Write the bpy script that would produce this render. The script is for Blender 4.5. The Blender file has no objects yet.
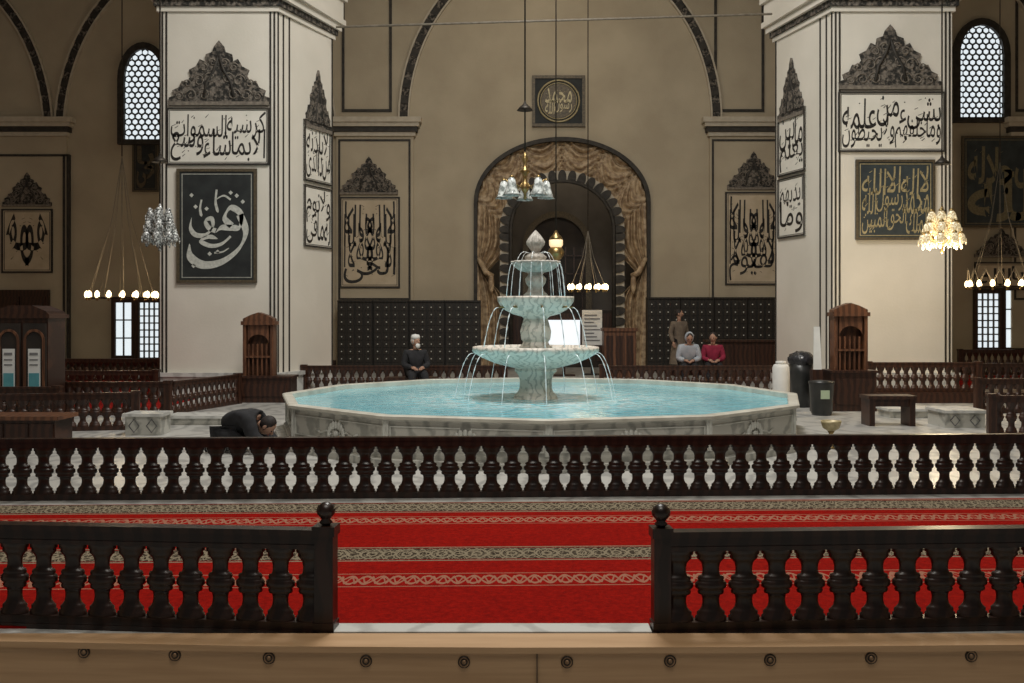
import bpy, math, random
from mathutils import Vector, Matrix
random.seed(7)
S=bpy.context.scene; COL=bpy.context.collection
try: S.view_settings.view_transform='Standard'
except Exception: pass
pi=math.pi
def px(x,D): return (x-512)*D/1000.0
def pz(y,D): return 1.65-(y-315)*D/1000.0
# ------------------------------------------------------------ materials
def mat(name,c,rough=.6,metal=0.,c2=None,scale=5.,detail=4.,lo=.35,hi=.65,bump=0.,bscale=20.,emis=None,es=0.,kind='noise',trans=0.,coat=0.,stretch=None,spec=None):
    m=bpy.data.materials.new(name); m.use_nodes=True
    nt=m.node_tree; b=nt.nodes['Principled BSDF']
    b.inputs['Base Color'].default_value=(*c,1); b.inputs['Roughness'].default_value=rough; b.inputs['Metallic'].default_value=metal
    if trans: b.inputs['Transmission Weight'].default_value=trans
    if coat: b.inputs['Coat Weight'].default_value=coat
    if spec is not None: b.inputs['Specular IOR Level'].default_value=spec
    tc=nt.nodes.new('ShaderNodeTexCoord'); vec=tc.outputs['Object']
    if stretch:
        mp=nt.nodes.new('ShaderNodeMapping'); mp.inputs['Scale'].default_value=stretch; nt.links.new(vec,mp.inputs['Vector']); vec=mp.outputs['Vector']
    if c2 is not None:
        if kind=='noise':
            n=nt.nodes.new('ShaderNodeTexNoise'); n.inputs['Scale'].default_value=scale; n.inputs['Detail'].default_value=detail; out=n.outputs['Fac']
        elif kind=='vein':
            n=nt.nodes.new('ShaderNodeTexWave'); n.inputs['Scale'].default_value=scale; n.inputs['Distortion'].default_value=14; n.inputs['Detail'].default_value=5; n.inputs['Detail Scale'].default_value=1.6; out=n.outputs['Fac']
        elif kind=='wood':
            n=nt.nodes.new('ShaderNodeTexWave'); n.inputs['Scale'].default_value=scale; n.inputs['Distortion'].default_value=5; n.inputs['Detail'].default_value=3; out=n.outputs['Fac']
        else:
            n=nt.nodes.new('ShaderNodeTexVoronoi'); n.inputs['Scale'].default_value=scale; out=n.outputs['Distance']
        nt.links.new(vec,n.inputs['Vector'])
        r=nt.nodes.new('ShaderNodeValToRGB'); r.color_ramp.elements[0].position=lo; r.color_ramp.elements[1].position=hi
        r.color_ramp.elements[0].color=(*c,1); r.color_ramp.elements[1].color=(*c2,1)
        nt.links.new(out,r.inputs['Fac']); nt.links.new(r.outputs['Color'],b.inputs['Base Color'])
    if bump:
        n2=nt.nodes.new('ShaderNodeTexNoise'); n2.inputs['Scale'].default_value=bscale; n2.inputs['Detail'].default_value=4
        bp=nt.nodes.new('ShaderNodeBump'); bp.inputs['Strength'].default_value=bump; bp.inputs['Distance'].default_value=.05
        nt.links.new(vec,n2.inputs['Vector']); nt.links.new(n2.outputs['Fac'],bp.inputs['Height']); nt.links.new(bp.outputs['Normal'],b.inputs['Normal'])
    if emis:
        b.inputs['Emission Color'].default_value=(*emis,1); b.inputs['Emission Strength'].default_value=es
    return m
M={}
M['wall']=mat('wall_plaster',(.42,.355,.26),.9,c2=(.49,.42,.31),scale=.8,bump=.1,spec=.1)
M['pillar']=mat('pillar_plaster',(.69,.645,.56),.75,c2=(.765,.715,.63),scale=.9,bump=.05)
M['line']=mat('painted_black_line',(.02,.017,.014),.7,c2=(.045,.038,.03),scale=8)
M['creamline']=mat('cream_stone_trim',(.46,.40,.31),.7,c2=(.54,.48,.38),scale=6)
M['crest']=mat('carved_grey_ornament',(.02,.018,.015),.8,c2=(.20,.17,.14),scale=13,kind='noise',lo=.44,hi=.64,bump=.5,bscale=30)
M['crestl']=mat('pale_scroll_relief',(.24,.205,.165),.8,c2=(.13,.11,.09),scale=12)
M['board']=mat('ivory_painted_board',(.72,.69,.61),.7,c2=(.80,.76,.68),scale=3)
M['boardtan']=mat('tan_painted_board',(.48,.39,.27),.7,c2=(.57,.47,.34),scale=3)
M['blackboard']=mat('black_velvet_board',(.010,.012,.013),.7,c2=(.022,.026,.026),scale=4)
M['navyboard']=mat('dark_slate_board',(.022,.03,.035),.6,c2=(.04,.052,.056),scale=4)
M['ink']=mat('black_ink',(.010,.009,.008),.6,c2=(.025,.02,.017),scale=10)
M['silver']=mat('silver_thread',(.45,.46,.42),.5,c2=(.62,.62,.57),scale=20)
M['greyscript']=mat('grey_script',(.28,.28,.25),.5,c2=(.38,.38,.34),scale=20)
M['olive']=mat('dim_olive_gold',(.15,.13,.075),.5,c2=(.22,.19,.11),scale=20)
M['gold']=mat('dull_gold_leaf',(.34,.28,.15),.45,.2,c2=(.48,.40,.23),scale=20)
M['goldframe']=mat('dark_gilt_frame',(.07,.055,.035),.5,.2,c2=(.13,.10,.06),scale=20)
M['wood']=mat('dark_walnut_lacquer',(.012,.0055,.0035),.32,c2=(.026,.011,.007),scale=3,kind='wood')
M['woodf']=mat('dark_walnut_satin',(.026,.010,.006),.4,c2=(.05,.019,.010),scale=3,kind='wood')
M['locker']=mat('near_black_panelling',(.010,.008,.006),.5,c2=(.022,.016,.011),scale=3,kind='wood')
M['woodb']=mat('red_brown_wood',(.09,.038,.020),.4,c2=(.16,.068,.034),scale=3,kind='wood')
M['ledge']=mat('honey_oak_ledge',(.47,.285,.145),.5,c2=(.55,.345,.185),scale=3,kind='noise',stretch=(.5,4,12),bump=.03)
M['bolt']=mat('bronze_rosette',(.02,.014,.01),.5,.3,c2=(.05,.035,.025),scale=60)
M['boltl']=mat('bronze_ring_highlight',(.22,.13,.07),.45,.4,c2=(.32,.2,.11),scale=60)  # highlight painted as lighter bronze on rosette rings and centres
M['marble']=mat('white_marble',(.62,.62,.59),.3,c2=(.45,.45,.43),scale=.9,kind='vein',lo=.55,hi=1.0)
M['fount']=mat('fountain_marble',(.84,.76,.67),.35,c2=(.52,.47,.41),scale=3,kind='vein',lo=.6,hi=1.0,bump=.12)
M['fountd']=mat('weathered_fountain_marble',(.58,.54,.48),.45,c2=(.34,.31,.27),scale=14,kind='noise',lo=.4,hi=.7,bump=.3,bscale=40)
M['poolwall']=mat('pool_wall_marble',(.52,.51,.46),.35,c2=(.31,.31,.28),scale=1.3,kind='vein',lo=.45,hi=1.0,bump=.1)
M['rim']=mat('rim_marble',(.66,.64,.56),.3,c2=(.40,.37,.31),scale=4,lo=.4,hi=.8)
M['relief']=mat('carved_relief_marble',(.70,.71,.66),.4,c2=(.5,.5,.46),scale=8)
M['floor']=mat('grey_marble_floor',(.50,.49,.46),.3,c2=(.32,.315,.30),scale=.8,kind='vein',lo=.4,hi=1.0)
M['red']=mat('red_carpet_pile',(.22,.006,.005),.95,c2=(.33,.012,.009),scale=6,bump=.2,bscale=200,spec=.1)
M['brass']=mat('aged_brass',(.28,.19,.08),.35,.9,c2=(.45,.32,.14),scale=10)
M['darkmetal']=mat('dark_iron',(.03,.026,.022),.5,.6,c2=(.06,.05,.04),scale=12)
M['chain']=mat('pale_cord',(.22,.19,.15),.6,.2,c2=(.3,.27,.22),scale=12)
M['glass']=mat('dim_tulip_glass',(.22,.24,.23),.08,c2=(.75,.78,.76),scale=16,lo=.4,hi=.6)
M['crystal']=mat('cut_crystal',(.10,.10,.10),.05,c2=(.75,.76,.74),scale=38,lo=.45,hi=.58)
M['glasslit']=mat('lit_glass',(.30,.22,.12),.1,c2=(.95,.9,.75),scale=34,lo=.44,hi=.58,emis=(1,.78,.42),es=.38)
M['bulb']=mat('warm_bulb',(.9,.8,.6),.3,c2=(1,.9,.7),scale=5,emis=(1,.74,.38),es=6)
M['bulbsoft']=mat('soft_bulb',(.9,.8,.6),.3,c2=(1,.9,.7),scale=5,emis=(1,.70,.38),es=.9)
M['pane']=mat('daylight_pane',(.6,.7,.75),.3,c2=(.7,.8,.85),scale=2,emis=(.82,.9,.95),es=.9)
M['lattice']=mat('plaster_lattice',(.10,.10,.095),.8,c2=(.15,.15,.14),scale=9)
M['cloth']=mat('bronze_brown_brocade',(.25,.165,.095),.55,c2=(.50,.37,.23),scale=7,lo=.40,hi=.60,bump=.2,bscale=14)
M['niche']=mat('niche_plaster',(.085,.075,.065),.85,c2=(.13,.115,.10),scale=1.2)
M['nichedark']=mat('near_black_wood',(.014,.010,.008),.7,c2=(.03,.02,.014),scale=3)  # near-black wood for the niche doorway, screen and kiosk doors
M['white']=mat('white_paper',(.75,.75,.73),.6,c2=(.68,.68,.66),scale=6)
M['teal']=mat('teal_print',(.08,.28,.33),.6,c2=(.12,.36,.40),scale=6)
M['paperlit']=mat('backlit_white_panel',(.8,.85,.9),.5,c2=(.75,.8,.85),scale=6,emis=(.85,.93,1),es=.75)
M['greytxt']=mat('grey_print',(.15,.15,.16),.7,c2=(.2,.2,.2),scale=6)
M['plastic']=mat('black_bin_plastic',(.015,.017,.016),.35,c2=(.03,.03,.03),scale=5)
M['bag']=mat('black_bag_film',(.015,.015,.017),.25,c2=(.04,.04,.045),scale=14,bump=.6,bscale=9)
M['green']=mat('pale_green_sticker',(.45,.55,.38),.5,c2=(.5,.6,.42),scale=9)
M['skin']=mat('skin',(.40,.23,.16),.6,c2=(.46,.27,.19),scale=9)
M['black']=mat('black_cloth',(.010,.010,.012),.85,c2=(.022,.022,.026),scale=12)
M['maroon']=mat('crimson_fleece',(.20,.010,.035),.9,c2=(.28,.018,.05),scale=12)
M['bluegrey']=mat('pale_grey_blanket',(.34,.38,.43),.9,c2=(.45,.48,.52),scale=8)
M['beige']=mat('beige_overcoat',(.14,.105,.08),.9,c2=(.19,.15,.11),scale=8)
M['hair']=mat('dark_hair',(.012,.009,.008),.7,c2=(.03,.02,.018),scale=30)
M['whitehair']=mat('white_hair',(.7,.7,.68),.8,c2=(.8,.8,.78),scale=30)
M['eye']=mat('dark_eye',(.01,.01,.01),.3,c2=(.02,.02,.02),scale=9)
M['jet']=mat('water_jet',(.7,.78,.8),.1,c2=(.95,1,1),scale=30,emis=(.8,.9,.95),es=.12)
M['lip']=mat('lip_red',(.35,.12,.1),.6,c2=(.4,.15,.12),scale=9)
M['ceil']=mat('ceiling_plaster',(.36,.32,.25),.9,c2=(.42,.37,.3),scale=1)

def water_mat():
    m=bpy.data.materials.new('turquoise_water'); m.use_nodes=True; nt=m.node_tree; b=nt.nodes['Principled BSDF']; L=nt.links
    tc=nt.nodes.new('ShaderNodeTexCoord')
    v=nt.nodes.new('ShaderNodeTexVoronoi'); v.feature='DISTANCE_TO_EDGE'; v.inputs['Scale'].default_value=3.0
    n=nt.nodes.new('ShaderNodeTexNoise'); n.inputs['Scale'].default_value=2.2; n.inputs['Detail'].default_value=4
    mixv=nt.nodes.new('ShaderNodeVectorMath'); mixv.operation='ADD'
    L.new(tc.outputs['Object'],n.inputs['Vector']); L.new(n.outputs['Color'],mixv.inputs[0]); L.new(tc.outputs['Object'],mixv.inputs[1]); L.new(mixv.outputs[0],v.inputs['Vector'])
    r=nt.nodes.new('ShaderNodeValToRGB'); e=r.color_ramp.elements
    e[0].position=.0; e[0].color=(.95,1,1,1); e[1].position=.34; e[1].color=(.15,.55,.68,1)  # white caustic lines and glints painted into the water colour
    e2=r.color_ramp.elements.new(.10); e2.color=(.42,.82,.90,1)
    L.new(v.outputs['Distance'],r.inputs['Fac'])
    ln=nt.nodes.new('ShaderNodeVectorMath'); ln.operation='LENGTH'; L.new(tc.outputs['Object'],ln.inputs[0])
    mr=nt.nodes.new('ShaderNodeMapRange'); mr.inputs['From Min'].default_value=.8; mr.inputs['From Max'].default_value=2.4; mr.inputs['To Min'].default_value=0; mr.inputs['To Max'].default_value=.85
    L.new(ln.outputs['Value'],mr.inputs['Value'])
    calm=nt.nodes.new('ShaderNodeValToRGB'); ce=calm.color_ramp.elements; ce[0].position=.3; ce[0].color=(.15,.55,.68,1); ce[1].position=.7; ce[1].color=(.30,.72,.83,1)
    L.new(n.outputs['Fac'],calm.inputs['Fac'])
    mx=nt.nodes.new('ShaderNodeMix'); mx.data_type='RGBA'; L.new(mr.outputs['Result'],mx.inputs[0]); L.new(r.outputs['Color'],mx.inputs[6]); L.new(calm.outputs['Color'],mx.inputs[7])
    L.new(mx.outputs[2],b.inputs['Base Color'])
    b.inputs['Roughness'].default_value=.08
    n2=nt.nodes.new('ShaderNodeTexNoise'); n2.inputs['Scale'].default_value=7; n2.inputs['Detail'].default_value=3
    L.new(tc.outputs['Object'],n2.inputs['Vector'])
    bp=nt.nodes.new('ShaderNodeBump'); bp.inputs['Distance'].default_value=.08
    mr2=nt.nodes.new('ShaderNodeMapRange'); mr2.inputs['From Min'].default_value=.9; mr2.inputs['From Max'].default_value=2.4; mr2.inputs['To Min'].default_value=1.; mr2.inputs['To Max'].default_value=.18
    L.new(ln.outputs['Value'],mr2.inputs['Value']); L.new(mr2.outputs['Result'],bp.inputs['Strength'])
    L.new(n2.outputs['Fac'],bp.inputs['Height']); L.new(bp.outputs['Normal'],b.inputs['Normal'])
    return m
M['water']=water_mat()

def carpet_mat(bands,name='banded_red_carpet'):
    m=bpy.data.materials.new(name); m.use_nodes=True; nt=m.node_tree; N=nt.nodes; L=nt.links; b=N['Principled BSDF']
    b.inputs['Roughness'].default_value=.95; b.inputs['Specular IOR Level'].default_value=.05
    tc=N.new('ShaderNodeTexCoord'); sp=N.new('ShaderNodeSeparateXYZ'); L.new(tc.outputs['Object'],sp.inputs[0])
    def mth(op,a,bv=None,c=None):
        n=N.new('ShaderNodeMath'); n.operation=op
        for i,v in enumerate((a,bv,c)):
            if v is None: continue
            if isinstance(v,(int,float)): n.inputs[i].default_value=v
            else: L.new(v,n.inputs[i])
        return n.outputs[0]
    X=sp.outputs['X']; Y=mth('SUBTRACT',sp.outputs['Y'],mth('MULTIPLY',X,.03))
    def mix(f,a,c):
        n=N.new('ShaderNodeMix'); n.data_type='RGBA'; L.new(f,n.inputs[0])
        for i,v in ((6,a),(7,c)):
            if isinstance(v,tuple): n.inputs[i].default_value=(*v,1)
            else: L.new(v,n.inputs[i])
        return n.outputs[2]
    nz=N.new('ShaderNodeTexNoise'); nz.inputs['Scale'].default_value=26; nz.inputs['Detail'].default_value=10; nz.inputs['Roughness'].default_value=.85; L.new(tc.outputs['Object'],nz.inputs['Vector'])
    nzr=N.new('ShaderNodeValToRGB'); nzr.color_ramp.elements[0].position=.38; nzr.color_ramp.elements[1].position=.62; L.new(nz.outputs['Fac'],nzr.inputs['Fac'])
    col=mix(nzr.outputs['Color'],(.15,.003,.002),(.37,.009,.004))
    nb=N.new('ShaderNodeTexNoise'); nb.inputs['Scale'].default_value=1.1; nb.inputs['Detail'].default_value=3; L.new(tc.outputs['Object'],nb.inputs['Vector'])
    col=mix(mth('MULTIPLY',nb.outputs['Fac'],.5),col,(.17,.003,.002))
    fl=N.new('ShaderNodeTexVoronoi'); fl.inputs['Scale'].default_value=26; fl.feature='DISTANCE_TO_EDGE'; L.new(tc.outputs['Object'],fl.inputs['Vector'])
    for d0,d1,k in bands:
        t=mth('DIVIDE',mth('SUBTRACT',Y,d0),d1-d0)
        inside=mth('MULTIPLY',mth('GREATER_THAN',t,0.),mth('LESS_THAN',t,1.))
        s2=mth('ABSOLUTE',mth('SUBTRACT',mth('MULTIPLY',t,2.),1.))
        if k=='ornate':
            per=.24
            xp=mth('PINGPONG',X,per/2)
            xn=mth('DIVIDE',xp,per/2)
            x2=mth('SUBTRACT',1.,xn)
            r1=mth('SQRT',mth('ADD',mth('MULTIPLY',xn,xn),mth('MULTIPLY',s2,s2)))
            ring=mth('LESS_THAN',mth('ABSOLUTE',mth('SUBTRACT',r1,.60)),.055)
            dot=mth('LESS_THAN',mth('ABSOLUTE',mth('SUBTRACT',r1,.26)),.06)
            r2=mth('SQRT',mth('ADD',mth('MULTIPLY',x2,x2),mth('MULTIPLY',s2,s2)))
            dot2=mth('LESS_THAN',mth('ABSOLUTE',mth('SUBTRACT',r2,.34)),.055)
            scr=mth('LESS_THAN',mth('ABSOLUTE',mth('SUBTRACT',s2,mth('ADD',.42,mth('MULTIPLY',mth('SINE',mth('MULTIPLY',X,2*pi/.08)),.22)))),.06)
            leaf=mth('LESS_THAN',fl.outputs['Distance'],.06)
            edge=mth('GREATER_THAN',s2,.90)
            pat=mth('MAXIMUM',mth('MAXIMUM',mth('MAXIMUM',ring,dot),mth('MAXIMUM',dot2,scr)),mth('MAXIMUM',edge,leaf))
            bc=mix(pat,(.030,.020,.014),(.23,.19,.13))
            core=mth('LESS_THAN',mth('ABSOLUTE',mth('SUBTRACT',s2,.82)),.04)
            bc=mix(core,bc,(.22,.01,.008))
            col=mix(inside,col,bc)
        else:
            w=mth('MULTIPLY',mth('SINE',mth('MULTIPLY',X,2*pi/.19)),.28)
            a=mth('LESS_THAN',mth('ABSOLUTE',mth('SUBTRACT',mth('SUBTRACT',t,.5),w)),.07)
            w3=mth('MULTIPLY',mth('SINE',mth('MULTIPLY',X,2*pi/.063)),.20)
            a3=mth('LESS_THAN',mth('ABSOLUTE',mth('SUBTRACT',mth('SUBTRACT',t,.5),w3)),.09)
            w2=mth('MULTIPLY',w,-1.)
            a2=mth('LESS_THAN',mth('ABSOLUTE',mth('SUBTRACT',mth('SUBTRACT',t,.5),w2)),.07)
            ed=mth('GREATER_THAN',mth('ABSOLUTE',mth('SUBTRACT',t,.5)),.45)
            pat=mth('MAXIMUM',mth('MAXIMUM',a,a2),mth('MAXIMUM',ed,a3))
            col=mix(mth('MULTIPLY',inside,mth('MULTIPLY',pat,.60)),col,(.36,.23,.15))
    L.new(col,b.inputs['Base Color'])
    n2=N.new('ShaderNodeTexNoise'); n2.inputs['Scale'].default_value=120; L.new(tc.outputs['Object'],n2.inputs['Vector'])
    bp=N.new('ShaderNodeBump'); bp.inputs['Strength'].default_value=.5; bp.inputs['Distance'].default_value=.01
    L.new(n2.outputs['Fac'],bp.inputs['Height']); L.new(bp.outputs['Normal'],b.inputs['Normal'])
    return m

# ------------------------------------------------------------ mesh builder
class MB:
    def __init__(s): s.v=[]; s.f=[]; s.m=[]; s.sm=[]
    def add(s,vs,fs,mi=0,sm=False):
        o=len(s.v); s.v+= [tuple(v) for v in vs]
        for f in fs: s.f.append([i+o for i in f]); s.m.append(mi); s.sm.append(sm)
    def box(s,x0,x1,y0,y1,z0,z1,mi=0):
        v=[(x0,y0,z0),(x1,y0,z0),(x1,y1,z0),(x0,y1,z0),(x0,y0,z1),(x1,y0,z1),(x1,y1,z1),(x0,y1,z1)]
        s.add(v,[(0,3,2,1),(4,5,6,7),(0,1,5,4),(1,2,6,5),(2,3,7,6),(3,0,4,7)],mi)
    def prism(s,pts,y0,y1,mi=0):
        n=len(pts); v=[(p[0],y0,p[1]) for p in pts]+[(p[0],y1,p[1]) for p in pts]
        f=[list(range(n)),list(range(2*n-1,n-1,-1))]+[(i,i+n,(i+1)%n+n,(i+1)%n) for i in range(n)]
        s.add(v,f,mi)
    def prismz(s,pts,z0,z1,mi=0):
        n=len(pts); v=[(p[0],p[1],z0) for p in pts]+[(p[0],p[1],z1) for p in pts]
        f=[list(range(n-1,-1,-1)),list(range(n,2*n))]+[(i,(i+1)%n,(i+1)%n+n,i+n) for i in range(n)]
        s.add(v,f,mi)
    def lathe(s,prof,seg=16,c=(0,0,0),mi=0,sm=True,scal=None,rot=0.,caps=True):
        v=[];f=[];n=len(prof)
        for k,(r,z) in enumerate(prof):
            for i in range(seg):
                a=2*pi*i/seg+rot; rr=r
                if scal: rr=r*(1+scal[1](k)*(abs(math.cos(scal[0]*a/2))-.5))
                v.append((c[0]+rr*math.cos(a),c[1]+rr*math.sin(a),c[2]+z))
        for k in range(n-1):
            for i in range(seg):
                j=(i+1)%seg; f.append((k*seg+i,k*seg+j,(k+1)*seg+j,(k+1)*seg+i))
        s.add(v,f,mi,sm)
        if caps:
            o=len(s.v)-len(v)
            for k in (0,n-1):
                if prof[k][0]>1e-4:
                    ring=[o+k*seg+i for i in range(seg)]
                    s.f.append(ring[::-1] if k==0 else ring); s.m.append(mi); s.sm.append(False)
    def ell(s,c,r,mi=0,seg=14,rings=9,fn=None):
        v=[];f=[]
        for k in range(rings+1):
            t=pi*k/rings
            for i in range(seg):
                a=2*pi*i/seg; d=Vector((math.sin(t)*math.cos(a),math.sin(t)*math.sin(a),-math.cos(t)))
                p=Vector((d.x*r[0],d.y*r[1],d.z*r[2]))
                if fn: p=fn(p,d)
                v.append((c[0]+p.x,c[1]+p.y,c[2]+p.z))
        for k in range(rings):
            for i in range(seg):
                j=(i+1)%seg; f.append((k*seg+i,k*seg+j,(k+1)*seg+j,(k+1)*seg+i))
        s.add(v,f,mi,True)
    def tube(s,pts,r,seg=6,mi=0,closed=False,caps=True):
        pts=[Vector(p) for p in pts]; n=len(pts); v=[];f=[]
        rs=r if isinstance(r,(list,tuple)) else [r]*n
        for k in range(n):
            a=pts[(k-1)%n] if (closed or k>0) else pts[k]; b=pts[(k+1)%n] if (closed or k<n-1) else pts[k]
            t=(b-a).normalized() if (b-a).length>1e-9 else Vector((0,0,1))
            up=Vector((0,0,1)) if abs(t.z)<.9 else Vector((0,1,0))
            e1=t.cross(up).normalized(); e2=e1.cross(t)
            for i in range(seg):
                q=pts[k]+(e1*math.cos(2*pi*i/seg)+e2*math.sin(2*pi*i/seg))*rs[k]; v.append(q)
        for k in range(n if closed else n-1):
            k2=(k+1)%n
            for i in range(seg):
                j=(i+1)%seg; f.append((k*seg+i,k*seg+j,k2*seg+j,k2*seg+i))
        if not closed and caps: f+= [list(range(seg))[::-1],[(n-1)*seg+i for i in range(seg)]]
        s.add(v,f,mi,True)
    def mesh(s,name,mats):
        me=bpy.data.meshes.new(name); me.from_pydata(s.v,[],s.f)
        for m in mats: me.materials.append(M[m] if isinstance(m,str) else m)
        for p,mi,sm in zip(me.polygons,s.m,s.sm): p.material_index=mi; p.use_smooth=sm
        me.update(); return me
def obj(name,me,loc=(0,0,0),rotz=0.,parent=None):
    o=bpy.data.objects.new(name,me); o.location=loc; o.rotation_euler=(0,0,rotz); COL.objects.link(o)
    if parent: o.parent=parent
    return o
def part(parent,name,mb,mats,loc=(0,0,0),rotz=0.,label=None):
    o=obj(name,mb.mesh(name,mats) if isinstance(mb,MB) else mb,loc,rotz,parent)
    if label: o['label']=label
    return o
def tag(o,label,cat,group=None):
    o['label']=label; o['category']=cat
    if group: o['group']=group
    return o
def thing(name,label,cat,loc=(0,0,0),rotz=0.,mb=None,mats=None,group=None):
    o=obj(name,mb.mesh(name,mats) if mb else None,loc,rotz)
    if not mb: o.empty_display_size=.1
    return tag(o,label,cat,group)
def struct(name,mb,mats,loc=(0,0,0),rotz=0.):
    o=obj(name,mb.mesh(name,mats),loc,rotz); o['kind']='structure'; return o
def copytree(o,loc,rotz=None):
    n=o.copy(); COL.objects.link(n); n.location=loc
    if rotz is not None: n.rotation_euler=(0,0,rotz)
    def rec(src,dst):
        for c in src.children:
            k=c.copy(); COL.objects.link(k); k.parent=dst; rec(c,k)
    rec(o,n); return n

# ------------------------------------------------------------ arabic script
FORM={}
for ch,code,n in [('ا',0xFE8D,2),('ب',0xFE8F,4),('ة',0xFE93,2),('ت',0xFE95,4),('ث',0xFE99,4),('ج',0xFE9D,4),('ح',0xFEA1,4),('خ',0xFEA5,4),('د',0xFEA9,2),('ذ',0xFEAB,2),('ر',0xFEAD,2),('ز',0xFEAF,2),('س',0xFEB1,4),('ش',0xFEB5,4),('ص',0xFEB9,4),('ض',0xFEBD,4),('ط',0xFEC1,4),('ظ',0xFEC5,4),('ع',0xFEC9,4),('غ',0xFECD,4),('ف',0xFED1,4),('ق',0xFED5,4),('ك',0xFED9,4),('ل',0xFEDD,4),('م',0xFEE1,4),('ن',0xFEE5,4),('ه',0xFEE9,4),('و',0xFEED,2),('ى',0xFEEF,2),('ي',0xFEF1,4),('ء',0xFE80,1),('لا',0xFEFB,2)]:
    FORM[ch]=(code,n)
def shape(s):
    words=[]
    for w in s.split(' '):
        ls=[];i=0
        while i<len(w):
            if w[i:i+2]=='لا': ls.append('لا'); i+=2
            else: ls.append(w[i]); i+=1
        out=''
        for k,c in enumerate(ls):
            code,n=FORM[c]
            prev=k>0 and FORM[ls[k-1]][1]==4 and n>1
            nxt=n==4 and k<len(ls)-1 and FORM[ls[k+1]][1]>1
            idx=(3 if nxt else 1) if prev else (2 if nxt else 0)
            out+=chr(code+idx)
        words.append(out[::-1])
    return words
def glyphs(txt,bold):
    c=bpy.data.curves.new('tmp','FONT'); c.body=txt; c.size=1; c.offset=bold; c.extrude=0; c.resolution_u=3
    o=bpy.data.objects.new('tmp',c); COL.objects.link(o); bpy.context.view_layer.update()
    me=o.evaluated_get(bpy.context.evaluated_depsgraph_get()).to_mesh()
    vs=[(v.co.x,v.co.y) for v in me.vertices]; fs=[list(p.vertices) for p in me.polygons]
    bpy.data.objects.remove(o); bpy.data.curves.remove(c)
    return vs,fs
def script(rows,w,h,over=1.25,bold=.022,wave=.05,thick=.01,strokes=0,mirror=False):
    mb=MB(); n=len(rows); rh=h/n
    for k,row in enumerate(rows):
        ws=[glyphs(t,bold) for t in shape(row) if t][::-1]
        ws=[g for g in ws if g[0]]
        if not ws: continue
        dims=[(min(v[0] for v in g[0]),max(v[0] for v in g[0]),min(v[1] for v in g[0]),max(v[1] for v in g[0])) for g in ws]
        gap=.02 if len(ws)>1 else 0
        tot=sum(d[1]-d[0] for d in dims)+gap*(len(ws)-1); x=0
        zc=h-(k+.5)*rh; H=min(rh*over,h)
        if n>1: zc=min(max(zc,H/2),h-H/2)
        mir=mirror and k<n-1
        for i,(g,d) in enumerate(zip(ws,dims)):
            ww=d[1]-d[0]; sh=.05*H*(1 if i%2 else -1) if len(ws)>1 else 0
            hh=H*(1 if len(ws)==1 else .90)
            out=[]
            for v in g[0]:
                u=(x+(v[0]-d[0]))/tot; t=(v[1]-d[2])/max(.01,(d[3]-d[2]))
                X=(u-.5)*w+(t-.5)*.02*h
                if mir: X=u*w*.55-.05*w
                out.append((X, -thick, zc+sh+(t-.5)*hh+(0 if mir else wave*H*.25*math.sin(u*9+k*2))))
            mb.add(out,g[1])
            if mir: mb.add([(-a,b,c) for a,b,c in out],[f[::-1] for f in g[1]])
            x+=ww+gap
    for i in range(strokes):
        x=random.uniform(-.47,.47)*w; z=random.uniform(.06,.95)*h; l=random.uniform(.03,.05)*min(h,1.2); a=random.uniform(.3,.9)
        dx,dz=l*math.cos(a),l*math.sin(a); q=.015*min(h,1.2)
        if i%4==0: S_=[(x-q,-thick,z),(x,-thick,z-q),(x+q,-thick,z),(x,-thick,z+q)]
        else: S_=[(x-dx,-thick,z-dz),(x-dx+q,-thick,z-dz-q*.4),(x+dx+q*.3,-thick,z+dz-q*.4),(x+dx,-thick,z+dz)]
        mb.add(S_,[(0,1,2,3)])
        if mirror: mb.add([(-a_,b_,c_) for a_,b_,c_ in S_],[(3,2,1,0)])
    return mb
def framebars(mb,w,h,t,y0,y1,mi=0,z0=0):
    mb.box(-w/2,w/2,y0,y1,z0,z0+t,mi); mb.box(-w/2,w/2,y0,y1,z0+h-t,z0+h,mi)
    mb.box(-w/2,-w/2+t,y0,y1,z0+t,z0+h-t,mi); mb.box(w/2-t,w/2,y0,y1,z0+t,z0+h-t,mi)
def crestmb(w,h):
    half=[(1,0),(1.0,.10),(.90,.13),(.93,.22),(.80,.27),(.74,.38),(.64,.36),(.56,.46),(.60,.56),(.46,.62),(.38,.74),(.28,.70),(.26,.82),(.13,.86),(.10,.95),(0,1.05)]
    pts=[(x*w/2,z*h) for x,z in half]+[(-x*w/2,z*h) for x,z in half[-2::-1]]
    mb=MB(); mb.prism(pts,-.05,0)
    def sc(cx,cz,r,d):
        P=[(cx+d*r*(1-k/18)*math.cos(k*.62),-.055,cz+r*(1-k/18)*math.sin(k*.62)) for k in range(14)]
        mb.tube(P,.008*w/1.5+.003,4,1)
    for sx in (-1,1):
        for (x,z,r) in [(.78,.12,.09),(.55,.14,.11),(.30,.15,.12),(.62,.33,.08),(.40,.38,.12),(.18,.42,.11),(.30,.60,.09),(.12,.68,.08)]:
            sc(sx*x*w/2,z*h,r*w/2*1.1,sx)
    for sx in (-1,1):
        mb.tube([(sx*.30*w/2,-.055,.1*h),(sx*.24*w/2,-.055,.35*h),(sx*.10*w/2,-.055,.55*h),(0,-.055,.80*h)],.016*w,5,2)
    mb.box(-w/2,w/2,-.07,0,-.03*h,.03*h,1)
    return mb
CR=['crest','crestl','line']
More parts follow.
